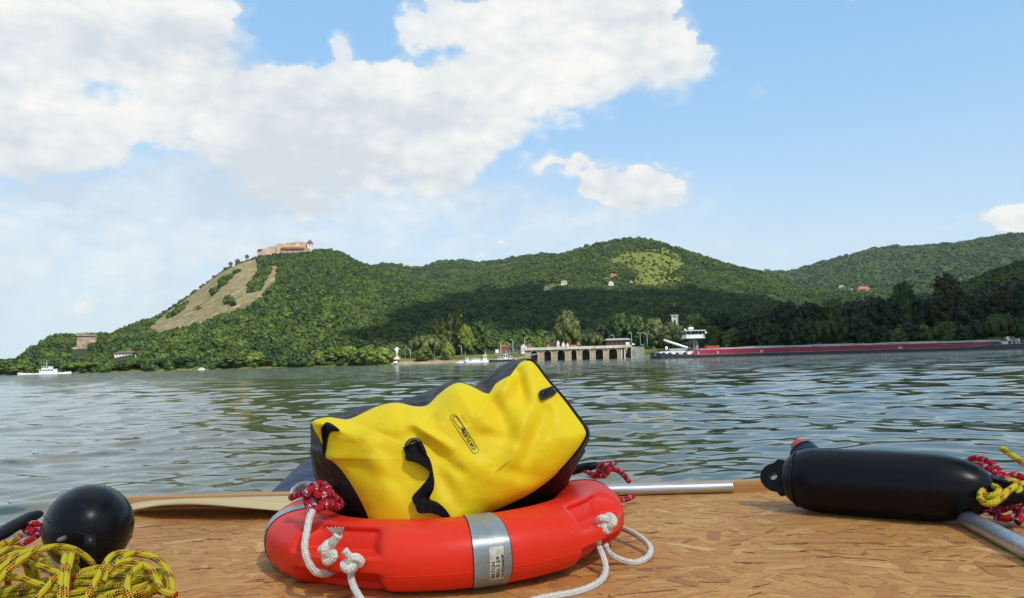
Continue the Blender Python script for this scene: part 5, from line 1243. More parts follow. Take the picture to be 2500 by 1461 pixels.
# moulding seam round the outside
m_ = MB(); a_ = np.linspace(-math.pi, math.pi, 361); ps = buoy_pt(a_, np.full(361, rad(-14.0)), -.0006); m_.tube([Vector(p) for p in ps], .0011, 6, caps=False); m_.part('moulding_seam', BUOY, buoy, True)
# white grab rope pieces
WR_ = .0061
def wrope(lst, nm='grab_rope', r=WR_, par=None):
    m_ = MB(); rope(m_, pts(lst), r, 14, .0022, braid); return m_.part(nm, ROW, par or buoy, True)
def knot(c, s, r, mt_, par, seed=0, nm='knot', rot=None, lab=None):
    R_ = Matrix.Rotation(seed*1.3, 3, 'Y')@Matrix.Rotation(seed*.7+.4, 3, 'X') if rot is None else rot; P = []
    for i in range(61):
        t = 2*math.pi*i/60; P.append(Vector(c)+R_@Vector(((math.sin(t)+2*math.sin(2*t))/3*s, -math.sin(3*t)*s*.42, (math.cos(t)-2*math.cos(2*t))/3*s)))
    m_ = MB(); m_.tube(resamp(P, .002), r, 12, prof=braid if mt_ is ROW else None); return m_.part(nm, mt_, par, True, label=lab)
wrope([(772,1222,1.42),(768,1240,1.40),(757,1262,1.37),(749,1300,1.335),(744,1335,1.315),(751,1368,1.31),(768,1394,1.315),(790,1401,1.335),(812,1396,1.37)])
k1 = at(800, 1348, 1.315); knot(k1, .0150, .0070, ROW, buoy, 1)
m_ = MB(); rope(m_, pts([(803,1338,1.312),(815,1322,1.305),(826,1306,1.30)]), .0075, 12, .0022, braid)
for i in range(9):
    p = at(825+(i-4)*1.2, 1308, 1.30); m_.tube([p, p+Vector(((i-4)*.0016-.002, -.001, .008)), p+Vector(((i-4)*.0026-.004, -.002, .012+.003*rs.random()))], .0011, 5)
m_.part('frayed_end', ROW, buoy, True)
k2 = at(862, 1375, 1.30); knot(k2, .0145, .0072, ROW, buoy, 2)
m_ = MB(); rope(m_, pts([(856,1362,1.295),(848,1352,1.292),(841,1344,1.29)]), .0062, 10, .0022, braid); m_.part('frayed_end', ROW, buoy, True)
wrope([(857,1398,1.315),(858,1415,1.305),(866,1438,1.285),(880,1462,1.262),(900,1500,1.235)])
k3 = at(1480, 1277, 1.47); knot(k3, .0150, .0070, ROW, buoy, 4)
wrope([(1470,1282,1.47),(1458,1296,1.462),(1456,1312,1.462),(1462,1326,1.47)])
wrope([(1463,1338,1.46),(1472,1360,1.44),(1479,1390,1.42),(1470,1415,1.385),(1440,1435,1.345),(1400,1448,1.315),(1350,1457,1.292),(1300,1468,1.27),(1240,1490,1.235)])
wrope([(1478,1330,1.48),(1487,1350,1.485),(1512,1366,1.50),(1550,1374,1.495),(1580,1362,1.52),(1588,1340,1.555),(1570,1318,1.60),(1542,1300,1.65),(1515,1290,1.69),(1490,1290,1.72)])
wrope([(712,1208,1.66),(722,1192,1.68),(745,1182,1.70),(775,1186,1.68),(800,1198,1.62),(806,1206,1.58)])

# ------------------------------------------------------------------ dry bag
def bag_mat():
    Mt = bpy.data.materials.new('yellow_tarpaulin'); Mt.use_nodes = True; t = NT(Mt.node_tree); b = t.n['Principled BSDF']
    pos = t.add('ShaderNodeTexCoord').outputs['Object']
    c = t.mix(t.ss(t.noise(pos, 7, 5, .6), .35, .7), (.86, .67, .010), (.84, .60, .010))
    c = t.mix(t.ss(t.noise(pos, 16, 6, .65), .55, .75, 0, .35), c, (.55, .36, .03))
    sc_ = t.noise(t.vmath('MULTIPLY', pos, (60, 60, 190)), 1, 4, .7); c = t.mix(t.math('MULTIPLY', t.ss(sc_, .70, .75, 0, .55), t.ss(t.noise(pos, 9, 2), .45, .6)), c, (.20, .14, .04))
    t.l.new(c, b.inputs['Base Color']); t.l.new(t.ss(t.noise(pos, 10, 4), .3, .7, .42, .60), b.inputs['Roughness']); b.inputs['Specular IOR Level'].default_value = .25
    bn = t.add('ShaderNodeBump'); bn.inputs['Distance'].default_value = .0010; t.l.new(t.noise(pos, 45, 4, .6), bn.inputs['Height']); t.l.new(bn.outputs[0], b.inputs['Normal'])
    return Mt
BAGY = bag_mat(); BAGK = mat('black_tarpaulin', (.004, .004, .005), .45, col2=(.006, .006, .007), scale=12, bump=.0012, bscale=22, spec=.10)
WEB = mat('black_webbing', (.005, .005, .006), .85, col2=(.008, .008, .009), scale=60, bump=.0004, bscale=900, spec=.15)
BUCK = mat('black_buckle_plastic', (.012, .012, .014), .35)
PAIRS = [((765,1028),(762,1045)),((800,1019),(800,1030)),((825,1022),(828,1012)),((850,1024),(850,1002)),((880,1012),(885,992)),((915,995),(930,988)),((945,986),(965,982)),((975,984),(1000,972)),((1010,992),(1035,958)),((1042,990),(1065,946)),((1068,966),(1085,937)),((1095,945),(1108,933)),((1120,935),(1130,938)),((1150,943),(1155,946)),((1192,961),(1180,925)),((1210,938),(1200,910)),((1235,922),(1222,895)),((1262,908),(1245,883)),((1266,890),(1262,878)),((1285,880),(1280,877)),((1305,886),(1298,883)),((1335,925),(1330,922)),((1375,972),(1375,968)),((1405,1012),(1408,1010)),((1428,1045),(1436,1045)),((1430,1068),(1437,1078)),((1400,1112),(1418,1110)),((1352,1163),(1398,1155)),((1295,1205),(1375,1200)),((1230,1238),(1335,1245)),((1180,1265),(1280,1285)),((1100,1345),(1150,1320)),((1000,1350),(1000,1325)),((930,1335),(890,1300)),((893,1248),(825,1240)),((862,1190),(800,1190)),((835,1150),(782,1182)),((812,1127),(768,1165)),((796,1118),(761,1120)),((790,1095),(758,1090)),((778,1068),(758,1066)),((766,1048),(759,1054))]
def yf(py): return 1.500+(1300-py)/420*.075
def cm2(lst, n=5): return [(v.x, v.y) for v in catmull([Vector((a, b, 0)) for a, b in lst], n, True)]
FB, BBk = cm2([p[0] for p in PAIRS]), cm2([p[1] for p in PAIRS]); NB = len(FB); CX, CY = 1092, 1125
FOLDS = [(1192,961,1240,1050,20,-.020),(1120,945,1175,1035,24,.012),(1262,905,1280,985,17,-.024),(1262,950,1235,1000,20,-.008),(1300,960,1250,1130,20,.011),(1335,1005,1285,1120,18,-.012),(1000,1030,1100,1092,13,.011),(1010,1062,1120,1150,17,-.013),
 (835,1035,930,1062,16,-.009),(870,1060,990,1040,22,.008),(792,1050,794,1108,8,-.022),(778,1034,832,1052,7,.010),(1060,1130,1120,1235,20,-.010),(1130,1130,1230,1150,30,.008),(1180,1060,1270,1080,16,-.006),(905,1100,960,1230,34,.010),(980,1000,1010,1040,14,-.008),(1350,980,1370,1060,20,.006),
 (1210,1140,1320,1170,22,-.008),(1075,960,1060,1010,18,-.008),(850,1130,960,1180,22,-.006)]
def fold(px, py):
    s = 0
    for x1, y1, x2, y2, w, a in FOLDS:
        dx, dy = x2-x1, y2-y1; t = max(0, min(1, ((px-x1)*dx+(py-y1)*dy)/(dx*dx+dy*dy))); d = math.hypot(px-x1-t*dx, py-y1-t*dy)
        s += a*math.exp(-(d/w)**2)*(.55+.45*math.sin(math.pi*min(1, .15+t*.85)))
    return s
KR = 46; FV = []; FF = []
for j in range(KR+1):
    t = (j/KR)**.85
    for i in range(NB):
        x, y = FB[i]; px, py = CX+(x-CX)*t, CY+(y-CY)*t
        bul = .062*(1-t**3.2)**.62
        d = bul+fold(px, py)*min(1, (1-t)*9+.10)+.0035*float(fbm(px, py, .02, 3, 2))*(1-t**6)*2
        FV.append(at(px, py, yf(py)-d))
for j in range(KR):
    for i in range(NB): a, b = j*NB+i, j*NB+(i+1) % NB; FF.append((a, a+NB, b+NB, b))
bag = empty('dry_bag', (BC.x+.02, 1.62, DZ), 'yellow and black waterproof bag resting in the lifebuoy, with a black strap', 'bag')
m_ = MB(); m_.add(FV, FF); m_.part('front_panel', BAGY, bag, True)
BVH = BVHTree.FromPolygons(FV, FF)
def onbag(px, py, off=.0015):
    d = ray(px, py).normalized(); h = BVH.ray_cast(CAM, d)
    if h[0] is None: return at(px, py, yf(py)-off)
    return h[0]-d*off
SV = []; SF = []; L_s = [0, .06, .2, .4, .6, .8, .94, 1]
for s in L_s:
    for i in range(NB):
        (x1, y1), (x2, y2) = FB[i], BBk[i]; a = at(x1, y1, yf(y1)); b = at(x2, y2, yf(y2)+.19); p = a.lerp(b, s)
        c = at(CX, CY, yf(CY)+.1); o = (p-c); o.y = 0; o.normalize(); k = .012*math.sin(math.pi*s)
        SV.append(p+o*k*(1 if y1 > 1100 else .25))
for j in range(len(L_s)-1):
    for i in range(NB): a, b = j*NB+i, j*NB+(i+1) % NB; SF.append((a, a+NB, b+NB, b))
# back face
q = len(SV); prev = (len(L_s)-1)*NB
for s in (.8, .5, .2, .02):
    for i in range(NB):
        x, y = BBk[i]; px, py = CX+(x-CX)*s, CY+(y-CY)*s; SV.append(at(px, py, yf(py)+.19+.04*(1-s*s)))
    for i in range(NB): a, b = prev+i, prev+(i+1) % NB; c, d = q+i, q+(i+1) % NB; SF.append((a, c, d, b))
    prev = q; q += NB
m_ = MB(); m_.add(SV, SF); m_.part('side_panel', BAGK, bag, True)
seg = [at(x, y, yf(y)-.001) for x, y in FB[19*5:27*5]]; m_ = MB(); m_.tube(seg, .0032, 8); m_.part('piping', BAGK, bag, True)
# black patches standing in for the shade inside the folded corner
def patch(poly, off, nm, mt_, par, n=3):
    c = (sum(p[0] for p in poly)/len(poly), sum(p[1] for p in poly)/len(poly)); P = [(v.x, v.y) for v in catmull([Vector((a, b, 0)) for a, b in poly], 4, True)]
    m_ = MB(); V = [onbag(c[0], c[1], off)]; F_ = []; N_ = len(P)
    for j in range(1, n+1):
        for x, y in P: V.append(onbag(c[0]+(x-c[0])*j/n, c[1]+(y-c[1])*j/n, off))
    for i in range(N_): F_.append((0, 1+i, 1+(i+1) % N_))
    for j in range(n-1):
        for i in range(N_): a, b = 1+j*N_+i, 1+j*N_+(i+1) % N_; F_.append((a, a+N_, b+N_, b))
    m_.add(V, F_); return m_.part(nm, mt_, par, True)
patch([(784,1052),(788,1040),(798,1031),(815,1038),(830,1052),(812,1054),(798,1060)], .004, 'corner_shade', BAGK, bag, 5)
patch([(785,1050),(804,1052),(799,1075),(795,1100),(793,1117),(788,1112),(787,1080)], .004, 'corner_shade', BAGK, bag, 5)
# logo printed on the front: rounded outlines and the lettering
lo = bag
def stad(c0, c1, r, w, nm='logo_outline', n=14):
    a, b = Vector((*c0, 0)), Vector((*c1, 0)); d = (b-a).normalized(); s = Vector((-d.y, d.x, 0)); C_ = []
    for k in range(n+1): t = math.pi*k/n; C_.append(a+(s*math.cos(t)-d*math.sin(t))*r)
    for k in range(n+1): t = math.pi*k/n; C_.append(b+(-s*math.cos(t)+d*math.sin(t))*r)
    C_.append(C_[0]); D = []
    for p_, q_ in zip(C_, C_[1:]):
        m0 = max(1, int((q_-p_).length/5)); D += [p_.lerp(q_, i/m0) for i in range(m0)]
    D.append(C_[-1]); m_ = MB(); V = []; F_ = []; N_ = len(D)-1
    for i in range(N_):
        t = (D[(i+1) % N_]-D[i-1]).normalized(); nn = Vector((-t.y, t.x, 0))
        V += [onbag(D[i].x+nn.x*w/2, D[i].y+nn.y*w/2, .0008), onbag(D[i].x-nn.x*w/2, D[i].y-nn.y*w/2, .0008)]
    for i in range(N_): a_, b_ = 2*i, 2*((i+1) % N_); F_.append((a_, a_+1, b_+1, b_))
    m_.add(V, F_); m_.part(nm, INK, lo)
stad((1108,1021), (1160,1099), 8.6, 1.3); stad((1110.5,1022), (1125,1041), 5.2, 1.5)
T0, T1 = Vector((1163.2, 1095)), Vector((1133.5, 1049)); dirv = (T1-T0).normalized(); upv = Vector((dirv.y, -dirv.x))
if upv.x > 0: upv = -upv          # letter tops point to the lower left
def logo_text(body, start, length, h, off, bold=.0):
    me = text_mesh(body, 1.0, bold); n = len(me.vertices); co = np.zeros(n*3); me.vertices.foreach_get('co', co); co = co.reshape(-1, 3); W_ = co[:, 0].max()
    V = []
    for x, y, _ in co: p = start+dirv*(x/W_*length)+upv*(y/.72*h); V.append(onbag(p.x, p.y, off)[:])
    me.vertices.foreach_set('co', np.array(V, np.float32).ravel()); me.materials.append(INK); me.update(); return me
child('logo_lettering', logo_text('ORTLIEB', T0, 54, 9.5, .0010, .02), lo)
child('logo_lettering', logo_text('CLASSIC', Vector((1141, 1034)), 24, 2.0, .0010), lo)
m_ = MB(); P_ = [Vector(v) for v in ((1125,1049), (1135,1045.5), (1138,1050), (1128,1054))]; m_.add([onbag(p.x, p.y, .0010) for p in [Vector(v) for v in ((1125.5,1048.5), (1135,1044.5), (1137,1049), (1128,1053.5))]], [(0, 1, 2, 3)]); m_.part('logo_block', INK, lo)
# long scratch
m_ = MB(); sc = [(1209,1155),(1218,1147),(1228,1139),(1240,1129),(1250,1123)]
V = []; F_ = []
for i, (x, y) in enumerate(sc): w = (.2, .7, .6, .5, .15)[i]; V += [onbag(x-w, y-w, .0006), onbag(x+w, y+w, .0006)]
for i in range(4): F_.append((2*i, 2*i+1, 2*i+3, 2*i+2))
m_.add(V, F_); m_.part('scratch', mat('scuff_mark', (.32, .20, .03), .7), bag)
# strap
EA = [(984,1093),(990,1108),(991,1123),(1012,1128),(1032,1138),(1049,1153),(1042,1172),(1026,1192),(1006,1215),(1013,1234),(1022,1253),(1048,1253),(1072,1259),(1096,1275)]
EB = [(1026,1077),(1036,1094),(1041,1108),(1048,1120),(1053,1134),(1056,1150),(1060,1172),(1058,1195),(1049,1218),(1066,1226),(1080,1236),(1090,1247),(1098,1259),(1108,1280)]
OA = [.004,.010,.016,.022,.024,.018,.014,.010,.016,.020,.020,.016,.010,.004]
OB = [.004,.010,.014,.016,.012,.006,.022,.026,.010,.010,.012,.010,.008,.004]
def strip(EA, EB, OA, OB, mt_, nm, par, th_=.0016):
    A_ = [onbag(x, y, o) for (x, y), o in zip(EA, OA)]; B_ = [onbag(x, y, o) for (x, y), o in zip(EB, OB)]
    A_, B_ = catmull(A_, 5), catmull(B_, 5); V = []; F_ = []; N_ = len(A_)
    for i in range(N_):
        t = (A_[min(i+1, N_-1)]-A_[max(0, i-1)]); nn = t.cross(B_[i]-A_[i]); nn = nn.normalized()*th_/2 if nn.length > 1e-9 else Vector((0, th_/2, 0))
        V += [A_[i]+nn, B_[i]+nn, B_[i]-nn, A_[i]-nn]
    for i in range(N_-1):
        a = 4*i
        for k in range(4): F_.append((a+k, a+(k+1) % 4, a+4+(k+1) % 4, a+4+k))
    F_ += [(0, 1, 2, 3), (4*N_-1, 4*N_-2, 4*N_-3, 4*N_-4)]; m_ = MB(); m_.add(V, F_); return m_.part(nm, mt_, par)
stp = strip(EA, EB, OA, OB, WEB, 'strap', bag)
m_ = MB(); m_.tube(catmull([onbag(x, y, .012) for x, y in ((992,1090),(1000,1078),(1012,1074),(1022,1078),(1032,1096),(1036,1108))], 5), .0042, 10); m_.part('slide_buckle', BUCK, stp, True)
strip([(1020,1080),(1028,1096),(1036,1112)], [(1027,1077),(1035,1093),(1041,1108)], [.020]*3, [.018]*3, WEB, 'strap_keeper', stp, .004)
# side release buckle near the right edge
bkl = [(1316,961),(1319,954),(1330,949),(1345,944),(1350,941),(1352,949),(1360,957),(1350,966),(1336,972),(1328,977),(1320,974)]
def slab(poly, o0, o1, mt_, nm, par):
    P = [(v.x, v.y) for v in catmull([Vector((a, b, 0)) for a, b in poly], 3, True)]; N_ = len(P); V = [onbag(x, y, o0) for x, y in P]+[onbag(x, y, o1) for x, y in P]
    cx_, cy_ = sum(p[0] for p in P)/N_, sum(p[1] for p in P)/N_; V += [onbag(cx_+(x-cx_)*.9, cy_+(y-cy_)*.9, o1+.0015) for x, y in P]
    F_ = [(i, (i+1) % N_, N_+(i+1) % N_, N_+i) for i in range(N_)]+[(N_+i, N_+(i+1) % N_, 2*N_+(i+1) % N_, 2*N_+i) for i in range(N_)]+[tuple(range(2*N_, 3*N_))]
    m_ = MB(); m_.add(V, F_); return m_.part(nm, mt_, par)
bk = slab(bkl, -.002, .008, BUCK, 'buckle', bag)
m_ = MB(); m_.tube([onbag(1331+6.5*math.cos(a), 960+6.5*math.sin(a), .010) for a in np.linspace(0, 6.283, 17)[:-1]], .0014, 6, closed=True); m_.part('buckle_ring', BUCK, bk, True)

# ------------------------------------------------------------------ ropes
def ropething(name, label, lists, r, mt_, cat='rope', n=12, step=.004):
    m_ = MB()
    for P in lists: rope(m_, settle(P, r), r, n, step)
    return m_.top(name, mt_, label, cat, smooth=True)
# big yellow hank at lower left
def hank():
    m_ = MB(); r = .0052; rr_ = random.Random(8); P = []; turns = 15
    Xc, Yc = -.82, 1.31
    for i in range(turns*22):
        t = i/22*2*math.pi; k = i/22; q = .5+.5*math.sin(k*2.1+1); w = .5+.5*math.sin(k*3.7)
        a = .185+.055*q; x = Xc+a*math.cos(t)+(.06 if math.cos(t) < 0 else .0)*(math.cos(t))*(1+q)
        y = Yc+(.035+.05*w)*math.sin(t)*(1 if abs(math.cos(t)) > .3 else .8)-.02*w
        pinch = 1-.62*math.exp(-((x-Xc+.03)/.07)**2)
        y = Yc+(y-Yc)*pinch
        z = DZ+.008+.030*(k/turns)*(.4+.6*pinch)+(.016*math.sin(t+1.0*q)+.004)*(.25+.75*pinch)*(.5+q*.8)
        P.append(Vector((x, y, z)))
    rope(m_, settle(P, r), r, 12, .005)
    # waist wraps and slanting strands over the top
    for (x0, x1, h, tw) in [(-.858,-.850,.098,.0),(-.842,-.838,.099,.0),(-.825,-.800,.092,.03),(-.80,-.752,.098,.05),(-.775,-.715,.100,.07),(-.875,-.895,.086,-.05)]:
        Q = []
        for i in range(13):
            a = math.pi*(-.15+1.2*i/12); Q.append(Vector((x0+(x1-x0)*i/12-tw*(1-i/12), Yc-.085*math.cos(a)-.01, DZ+.004+h*max(0, math.sin(a))**.8)))
        rope(m_, settle(Q, r), r, 12, .005)
    for L in [[(262,1400,1.25),(300,1362,1.27),(335,1352,1.30),(385,1366,1.30),(412,1400,1.28),(420,1436,1.25),(404,1470,1.23)],
              [(250,1420,1.24),(285,1375,1.26),(330,1372,1.28),(372,1395,1.27),(395,1440,1.235),(430,1452,1.225)],
              [(330,1480,1.21),(310,1440,1.22),(322,1400,1.25),(350,1380,1.28)],
              [(-30,1352,1.38),(30,1346,1.36),(75,1356,1.34),(118,1382,1.31),(150,1420,1.27)],
              [(-30,1372,1.36),(30,1366,1.33),(90,1380,1.30),(140,1398,1.28),(175,1412,1.27)],
              [(-30,1415,1.28),(40,1410,1.27),(90,1425,1.25),(130,1440,1.24),(170,1432,1.24)],
              [(70,1480,1.2),(110,1440,1.22),(140,1405,1.25),(170,1385,1.27)],
              [(205,1480,1.2),(222,1440,1.215),(245,1398,1.24),(270,1360,1.27),(300,1350,1.30),(318,1362,1.33)],
              [(165,1480,1.2),(160,1440,1.21),(166,1395,1.235),(176,1356,1.265),(182,1352,1.30),(186,1372,1.34)],
              [(150,1480,1.2),(148,1440,1.21),(152,1395,1.235),(160,1358,1.265),(166,1354,1.30),(170,1374,1.34)]]:
        rope(m_, settle(pts(L), r), r, 12, .005)
    m_.top('rope_hank', ROY, 'yellow rope hank with red and black flecks at the lower left deck corner', 'rope', smooth=True)
hank()
# red rope knots
rk_ = []
c0 = at(770, 1213, 1.44)
ropething('red_rope', 'red rope knotted on the lifebuoy, left of the yellow bag', [
 pts([(712,1215,1.47),(728,1208,1.44),(750,1204,1.42),(772,1210,1.41),(790,1222,1.41),(800,1236,1.43)]),
 pts([(752,1222,1.41),(751,1204,1.40),(765,1194,1.41),(788,1198,1.42),(806,1210,1.44),(818,1226,1.46),(824,1240,1.47)]),
 pts([(748,1212,1.42),(752,1232,1.40),(768,1243,1.39),(788,1238,1.40),(805,1228,1.42),(818,1236,1.44),(828,1238,1.48)]),
 pts([(762,1188,1.46),(785,1182,1.48),(804,1196,1.46),(806,1215,1.44),(795,1230,1.41),(775,1228,1.40)]),
 pts([(762,1200,1.42),(780,1212,1.40),(800,1206,1.42),(822,1218,1.46),(833,1232,1.49)])], .0068, ROR)
ropething('red_rope', 'red rope with a knot sticking up behind the lifebuoy, right of the bag', [
 pts([(1405,1152,2.18),(1425,1148,2.16),(1445,1158,2.14),(1465,1162,2.12),(1478,1150,2.11),(1488,1138,2.10),(1504,1128,2.10)]),
 pts([(1448,1168,2.14),(1462,1150,2.11),(1472,1134,2.09),(1486,1140,2.08),(1482,1156,2.08),(1470,1162,2.10),(1462,1146,2.12),(1474,1136,2.13)]),
 pts([(1472,1150,2.12),(1492,1146,2.12),(1510,1150,2.13),(1522,1160,2.15),(1536,1176,2.17)])], .0072, ROR)
ropething('red_rope', 'short red rope end peeping out between the lifebuoy and the pole', [pts([(1490,1228,2.0),(1512,1222,2.03),(1530,1219,2.05),(1546,1211,2.07)])], .0072, ROR)
m_ = MB(); m_.tube(pts([(1380,1158,2.2),(1400,1148,2.18),(1430,1141,2.16),(1455,1137,2.14)]), [.014, .0135, .013, .010], 14); m_.top('rubber_handle', RUB, 'round black rubber rod end behind the bag at its right', 'handle', smooth=True)
ropething('red_rope', 'tangled pile of red rope at the right edge behind the big fender', [
 pts([(2338,1140,1.98),(2358,1138,1.94),(2385,1148,1.90),(2410,1162,1.86),(2440,1180,1.84),(2480,1196,1.84)]),
 pts([(2358,1138,1.98),(2366,1124,1.97),(2385,1119,1.95),(2410,1126,1.92),(2432,1142,1.90),(2450,1160,1.87),(2475,1176,1.85),(2520,1190,1.85)]),
 pts([(2374,1138,1.94),(2392,1136,1.92),(2418,1146,1.90),(2440,1164,1.87),(2456,1176,1.85),(2470,1200,1.82)]),
 pts([(2458,1166,1.90),(2478,1160,1.89),(2500,1168,1.88),(2530,1180,1.88)]),
 pts([(2395,1246,1.72),(2430,1238,1.73),(2462,1228,1.74),(2490,1214,1.76),(2530,1200,1.78)]),
 pts([(2420,1252,1.72),(2450,1244,1.74),(2480,1232,1.76),(2520,1240,1.76)]),
 pts([(2410,1216,1.80),(2440,1226,1.78),(2470,1238,1.76),(2500,1262,1.72),(2530,1290,1.68)]),
 pts([(2440,1205,1.82),(2470,1216,1.80),(2500,1232,1.78),(2540,1238,1.78)]),
 pts([(2484,1276,1.66),(2494,1262,1.67),(2500,1240,1.70),(2520,1220,1.72)]),
 pts([(2430,1262,1.72),(2460,1266,1.70),(2490,1256,1.70),(2530,1262,1.70)])], .0075, ROR)
ropething('yellow_rope', 'yellow rope tied through the eye of the big black fender', [
 pts([(2408,1164,1.80),(2425,1176,1.78),(2442,1190,1.76),(2456,1200,1.76)]),
 pts([(2398,1206,1.69),(2412,1212,1.67),(2432,1208,1.66),(2440,1199,1.67),(2430,1190,1.70),(2418,1186,1.72)]),
 pts([(2392,1216,1.68),(2404,1228,1.66),(2426,1228,1.65),(2446,1214,1.66),(2460,1200,1.68),(2480,1188,1.70),(2510,1180,1.72)]),
 pts([(2400,1198,1.70),(2394,1208,1.685),(2396,1220,1.675),(2410,1226,1.67)]),
 pts([(2456,1188,1.73),(2460,1176,1.72),(2474,1176,1.71),(2488,1188,1.70),(2488,1204,1.69),(2474,1212,1.69),(2460,1206,1.70)]),
 pts([(2440,1200,1.71),(2458,1212,1.70),(2476,1210,1.70),(2492,1194,1.71),(2520,1190,1.72)])], .0072, ROY)
ropething('yellow_rope', 'loose yellow rope end reaching in from the right edge above the red pile', [pts([(2445,1095,1.95),(2462,1106,1.93),(2482,1120,1.91),(2505,1136,1.89),(2540,1160,1.87)])], .0078, ROY)
ropething('red_rope', 'dark red rope lying between the round fender and the left edge', [
 pts([(-30,1352,1.62),(10,1342,1.62),(45,1332,1.60),(75,1318,1.60),(95,1305,1.62)]),
 pts([(58,1290,1.68),(70,1282,1.66),(84,1278,1.65),(98,1284,1.66)]), pts([(62,1296,1.66),(76,1302,1.64),(88,1296,1.64),(100,1292,1.66)]), pts([(66,1284,1.67),(78,1292,1.65),(80,1304,1.64),(96,1300,1.64)])], .0060, ROR)
ropething('yellow_rope', 'short yellow rope stub under the black handle at the left edge', [pts([(-25,1345,1.58),(0,1336,1.57),(22,1326,1.56),(40,1316,1.56),(50,1308,1.56)]), pts([(-20,1352,1.57),(2,1334,1.55),(12,1322,1.55)])], .0058, ROY)

# ------------------------------------------------------------------ fenders
def lug(Mx, par, w=.050, l=.062, th_=.011, hole=.012):
    """flat tapered eye with a hole; local X outwards, Y across, Z thickness"""
    n = 28; m_ = MB(); out_, inn = [], []
    for k in range(n):
        a = 2*math.pi*k/n; c, s = math.cos(a), math.sin(a); ww = w*(1.25-.25*c) if c < 0 else w
        out_.append((l*.5+c*l*.62, s*ww)); inn.append((l*.62+c*hole, s*hole*.8))
    V = []; 
    for z, sc_ in ((-th_, .94), (-th_*.5, 1), (th_*.5, 1), (th_, .94)):
        for (x, y) in out_: V.append(Mx@Vector((x*sc_+(1-sc_)*l*.5, y*sc_, z)))
    for z in (-th_, th_):
        for (x, y) in inn: V.append(Mx@Vector((x, y, z)))
    F_ = []
    for j in range(3):
        for k in range(n): a, b = j*n+k, j*n+(k+1) % n; F_.append((a, b, b+n, a+n))
    for k in range(n):
        a, b = k, (k+1) % n; F_.append((4*n+a, 4*n+b, b, a)); F_.append((3*n+a, 3*n+b, 5*n+b, 5*n+a)); F_.append((4*n+b, 4*n+a, 5*n+a, 5*n+b))
    m_.add(V, F_); m_.part('eye_lug', RUB, par, True, 50)
def frame(o, xd, zd):
    x = xd.normalized(); z = (zd-x*zd.dot(x)).normalized(); y = z.cross(x); Mx = Matrix.Identity(4)
    for i in range(3): Mx[i][0], Mx[i][1], Mx[i][2], Mx[i][3] = x[i], y[i], z[i], o[i]
    return Mx
RUB2 = mat('scuffed_fender_vinyl', (.006, .0065, .008), .30, col2=(.040, .040, .036), scale=5, detail=7, bump=.0004, bscale=30, spec=.16, lo=.56, hi=.78)
FRAD = .0775
fl = Vector((.688, 1.965, DZ+FRAD)); frr = Vector((1.000, 1.755, DZ+FRAD)); ax = (frr-fl).normalized()
fe = empty('fender', (fl+frr)/2-Vector((0, 0, FRAD)), 'big glossy black cylindrical boat fender lying on the right of the deck', 'fender')
Lf = (frr-fl).length; prof = []
for i in range(17): a = math.pi/2*i/16; prof.append((.0870*math.sin(a)**.85 if i else .001, .085-.085*math.cos(a)-.030))
prof += [(.0884, Lf*.3), (.0890, Lf*.5), (.0884, Lf*.68)]
for i in range(16, -1, -1): a = math.pi/2*i/16; prof.append((.0870*math.sin(a)**.85 if i else .001, Lf+.055-.140+.140*math.cos(a)))
m_ = MB(); Mx = Matrix.Translation(fl)@ax.to_track_quat('Z', 'Y').to_matrix().to_4x4(); m_.lathe([(a*.872, b) for a, b in prof], Mx, 64); m_.part('body', RUB2, fe, True)
m_ = MB(); m_.lathe([(.0660, .006), (.0680, .008), (.0688, .011), (.0680, .012)], Mx, 64); m_.part('collar_ridge', RUB, fe, True)
lug(frame(fl-ax*.006, -ax, Vector((.35, -1, .25))), fe, w=.036, l=.068, hole=.0105)
lug(frame(frr+ax*.030, ax, Vector((-.1, -.45, 1))), fe, w=.034, l=.085, hole=.014)
m_ = MB()
for sgn in (-1, 1): m_.tube([frr+ax*(-.005)+Vector((0, 0, .036+.008*sgn)), frr+ax*.04+Vector((0, 0, .022+.006*sgn)), frr+ax*.09+Vector((0, 0, .010+.002*sgn))], [.009, .008, .005], 8)
m_.part('lug_rib', RUB, fe, True)
rc = Vector((-.858, 1.585, DZ+.0820)); ad = Vector((-.50, .87, 0)).normalized()
fb2_ = empty('fender', rc-Vector((0, 0, .0820)), 'round black fender seen end-on behind the yellow rope hank', 'fender')
prof = []
for i in range(25): a = math.pi*i/24; prof.append((max(.001, .0820*math.sin(a)**.92), -.100*math.cos(a)))
m_ = MB(); Mx = Matrix.Translation(rc)@ad.to_track_quat('Z', 'Y').to_matrix().to_4x4(); m_.lathe(prof, Mx, 72); m_.part('body', RUB2, fb2_, True)
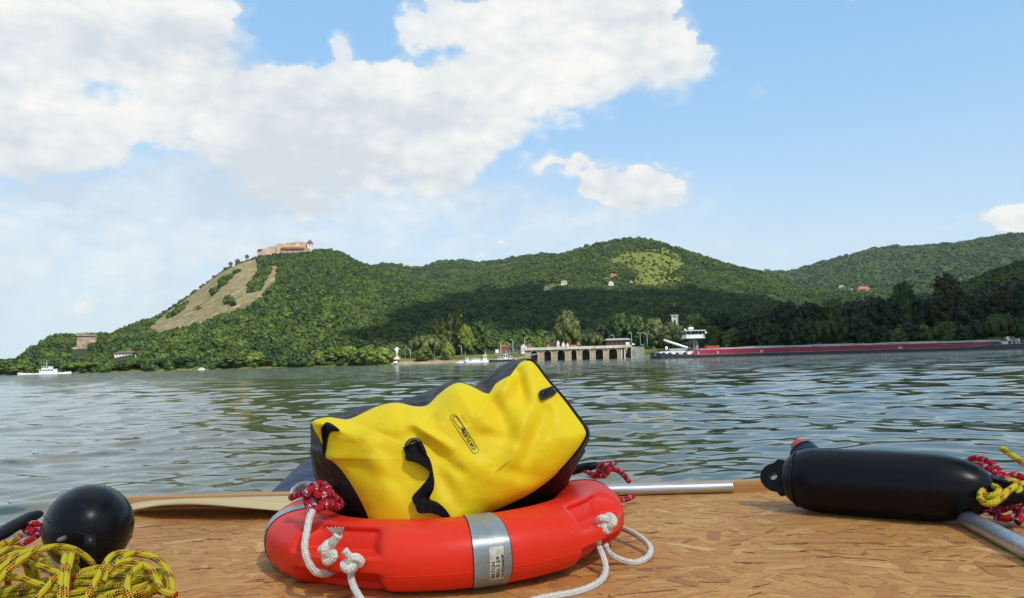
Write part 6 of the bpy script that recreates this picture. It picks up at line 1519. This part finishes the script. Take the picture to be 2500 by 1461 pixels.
for rot in (0, 90):
    m_ = MB(); P = []
    for i in range(41):
        a = 2*math.pi*i/40; rr_ = .0826*abs(math.sin(a))**.92*(1 if math.sin(a) >= 0 else -1); b2 = rad(20+rot); P.append(Mx@Vector((rr_*math.cos(b2), rr_*math.sin(b2), -.1005*math.cos(a))))
    m_.tube(P, .0011, 6, closed=True); m_.part('moulding_line', RUB, fb2_, True)
lug(frame(rc-ad*.070, Vector((.1, -.2, -1)), Vector((1, .55, 0))), fb2_, w=.030, l=.06, th_=.010, hole=.009)
m_ = MB(); v0 = Mx@Vector((.055, .02, -.086)); vp = at(142, 1320, 1.43); m_.tube([vp+Vector((0, .02, 0)), vp], [.0045, .0035], 12); m_.part('air_valve', mat('grey_valve_plastic', (.16, .16, .16), .5), fb2_, True)
m_ = MB(); Ph = catmull(pts([(97,1254,1.70),(86,1258,1.69),(60,1271,1.67),(25,1290,1.64),(-10,1312,1.61),(-60,1340,1.58)]), 5); N_ = len(Ph)
V = []; F_ = []
for i, p in enumerate(Ph):
    t = (Ph[min(i+1, N_-1)]-Ph[max(0, i-1)]).normalized(); up_ = Vector((0, 0, 1)); sd = t.cross(up_).normalized(); w = .012+.010*min(1, i/8); h = .007+.005*min(1, i/8)
    for k in range(10): a = 2*math.pi*k/10; V.append(p+sd*math.cos(a)*w+up_*math.sin(a)*h)
for i in range(N_-1):
    for k in range(10): a, b = i*10+k, i*10+(k+1) % 10; F_.append((a, b, b+10, a+10))
F_ += [tuple(range(10))[::-1], tuple((N_-1)*10+k for k in range(10))]; m_.add(V, F_)
rh = m_.top('rubber_handle', RUB, 'flat black rubber handle over red rope at the left edge', 'handle', smooth=True)
# ------------------------------------------------------------------ air
hm = bpy.data.materials.new('pale_air'); hm.use_nodes = True; t = NT(hm.node_tree); t.n.clear()
o_ = t.add('ShaderNodeOutputMaterial'); pv = t.add('ShaderNodeVolumePrincipled'); pv.inputs['Color'].default_value = (.80, .88, .97, 1)
pv.inputs['Density'].default_value = 2.6e-5; pv.inputs['Anisotropy'].default_value = 0.2; t.l.new(pv.outputs[0], o_.inputs['Volume'])
m_ = MB(); m_.span((-9800, -400, -9), (9800, 9700, 800)); hz_ = m_.top('haze', hm, 'thin pale air between the river and the far hills', None, None, 'stuff')
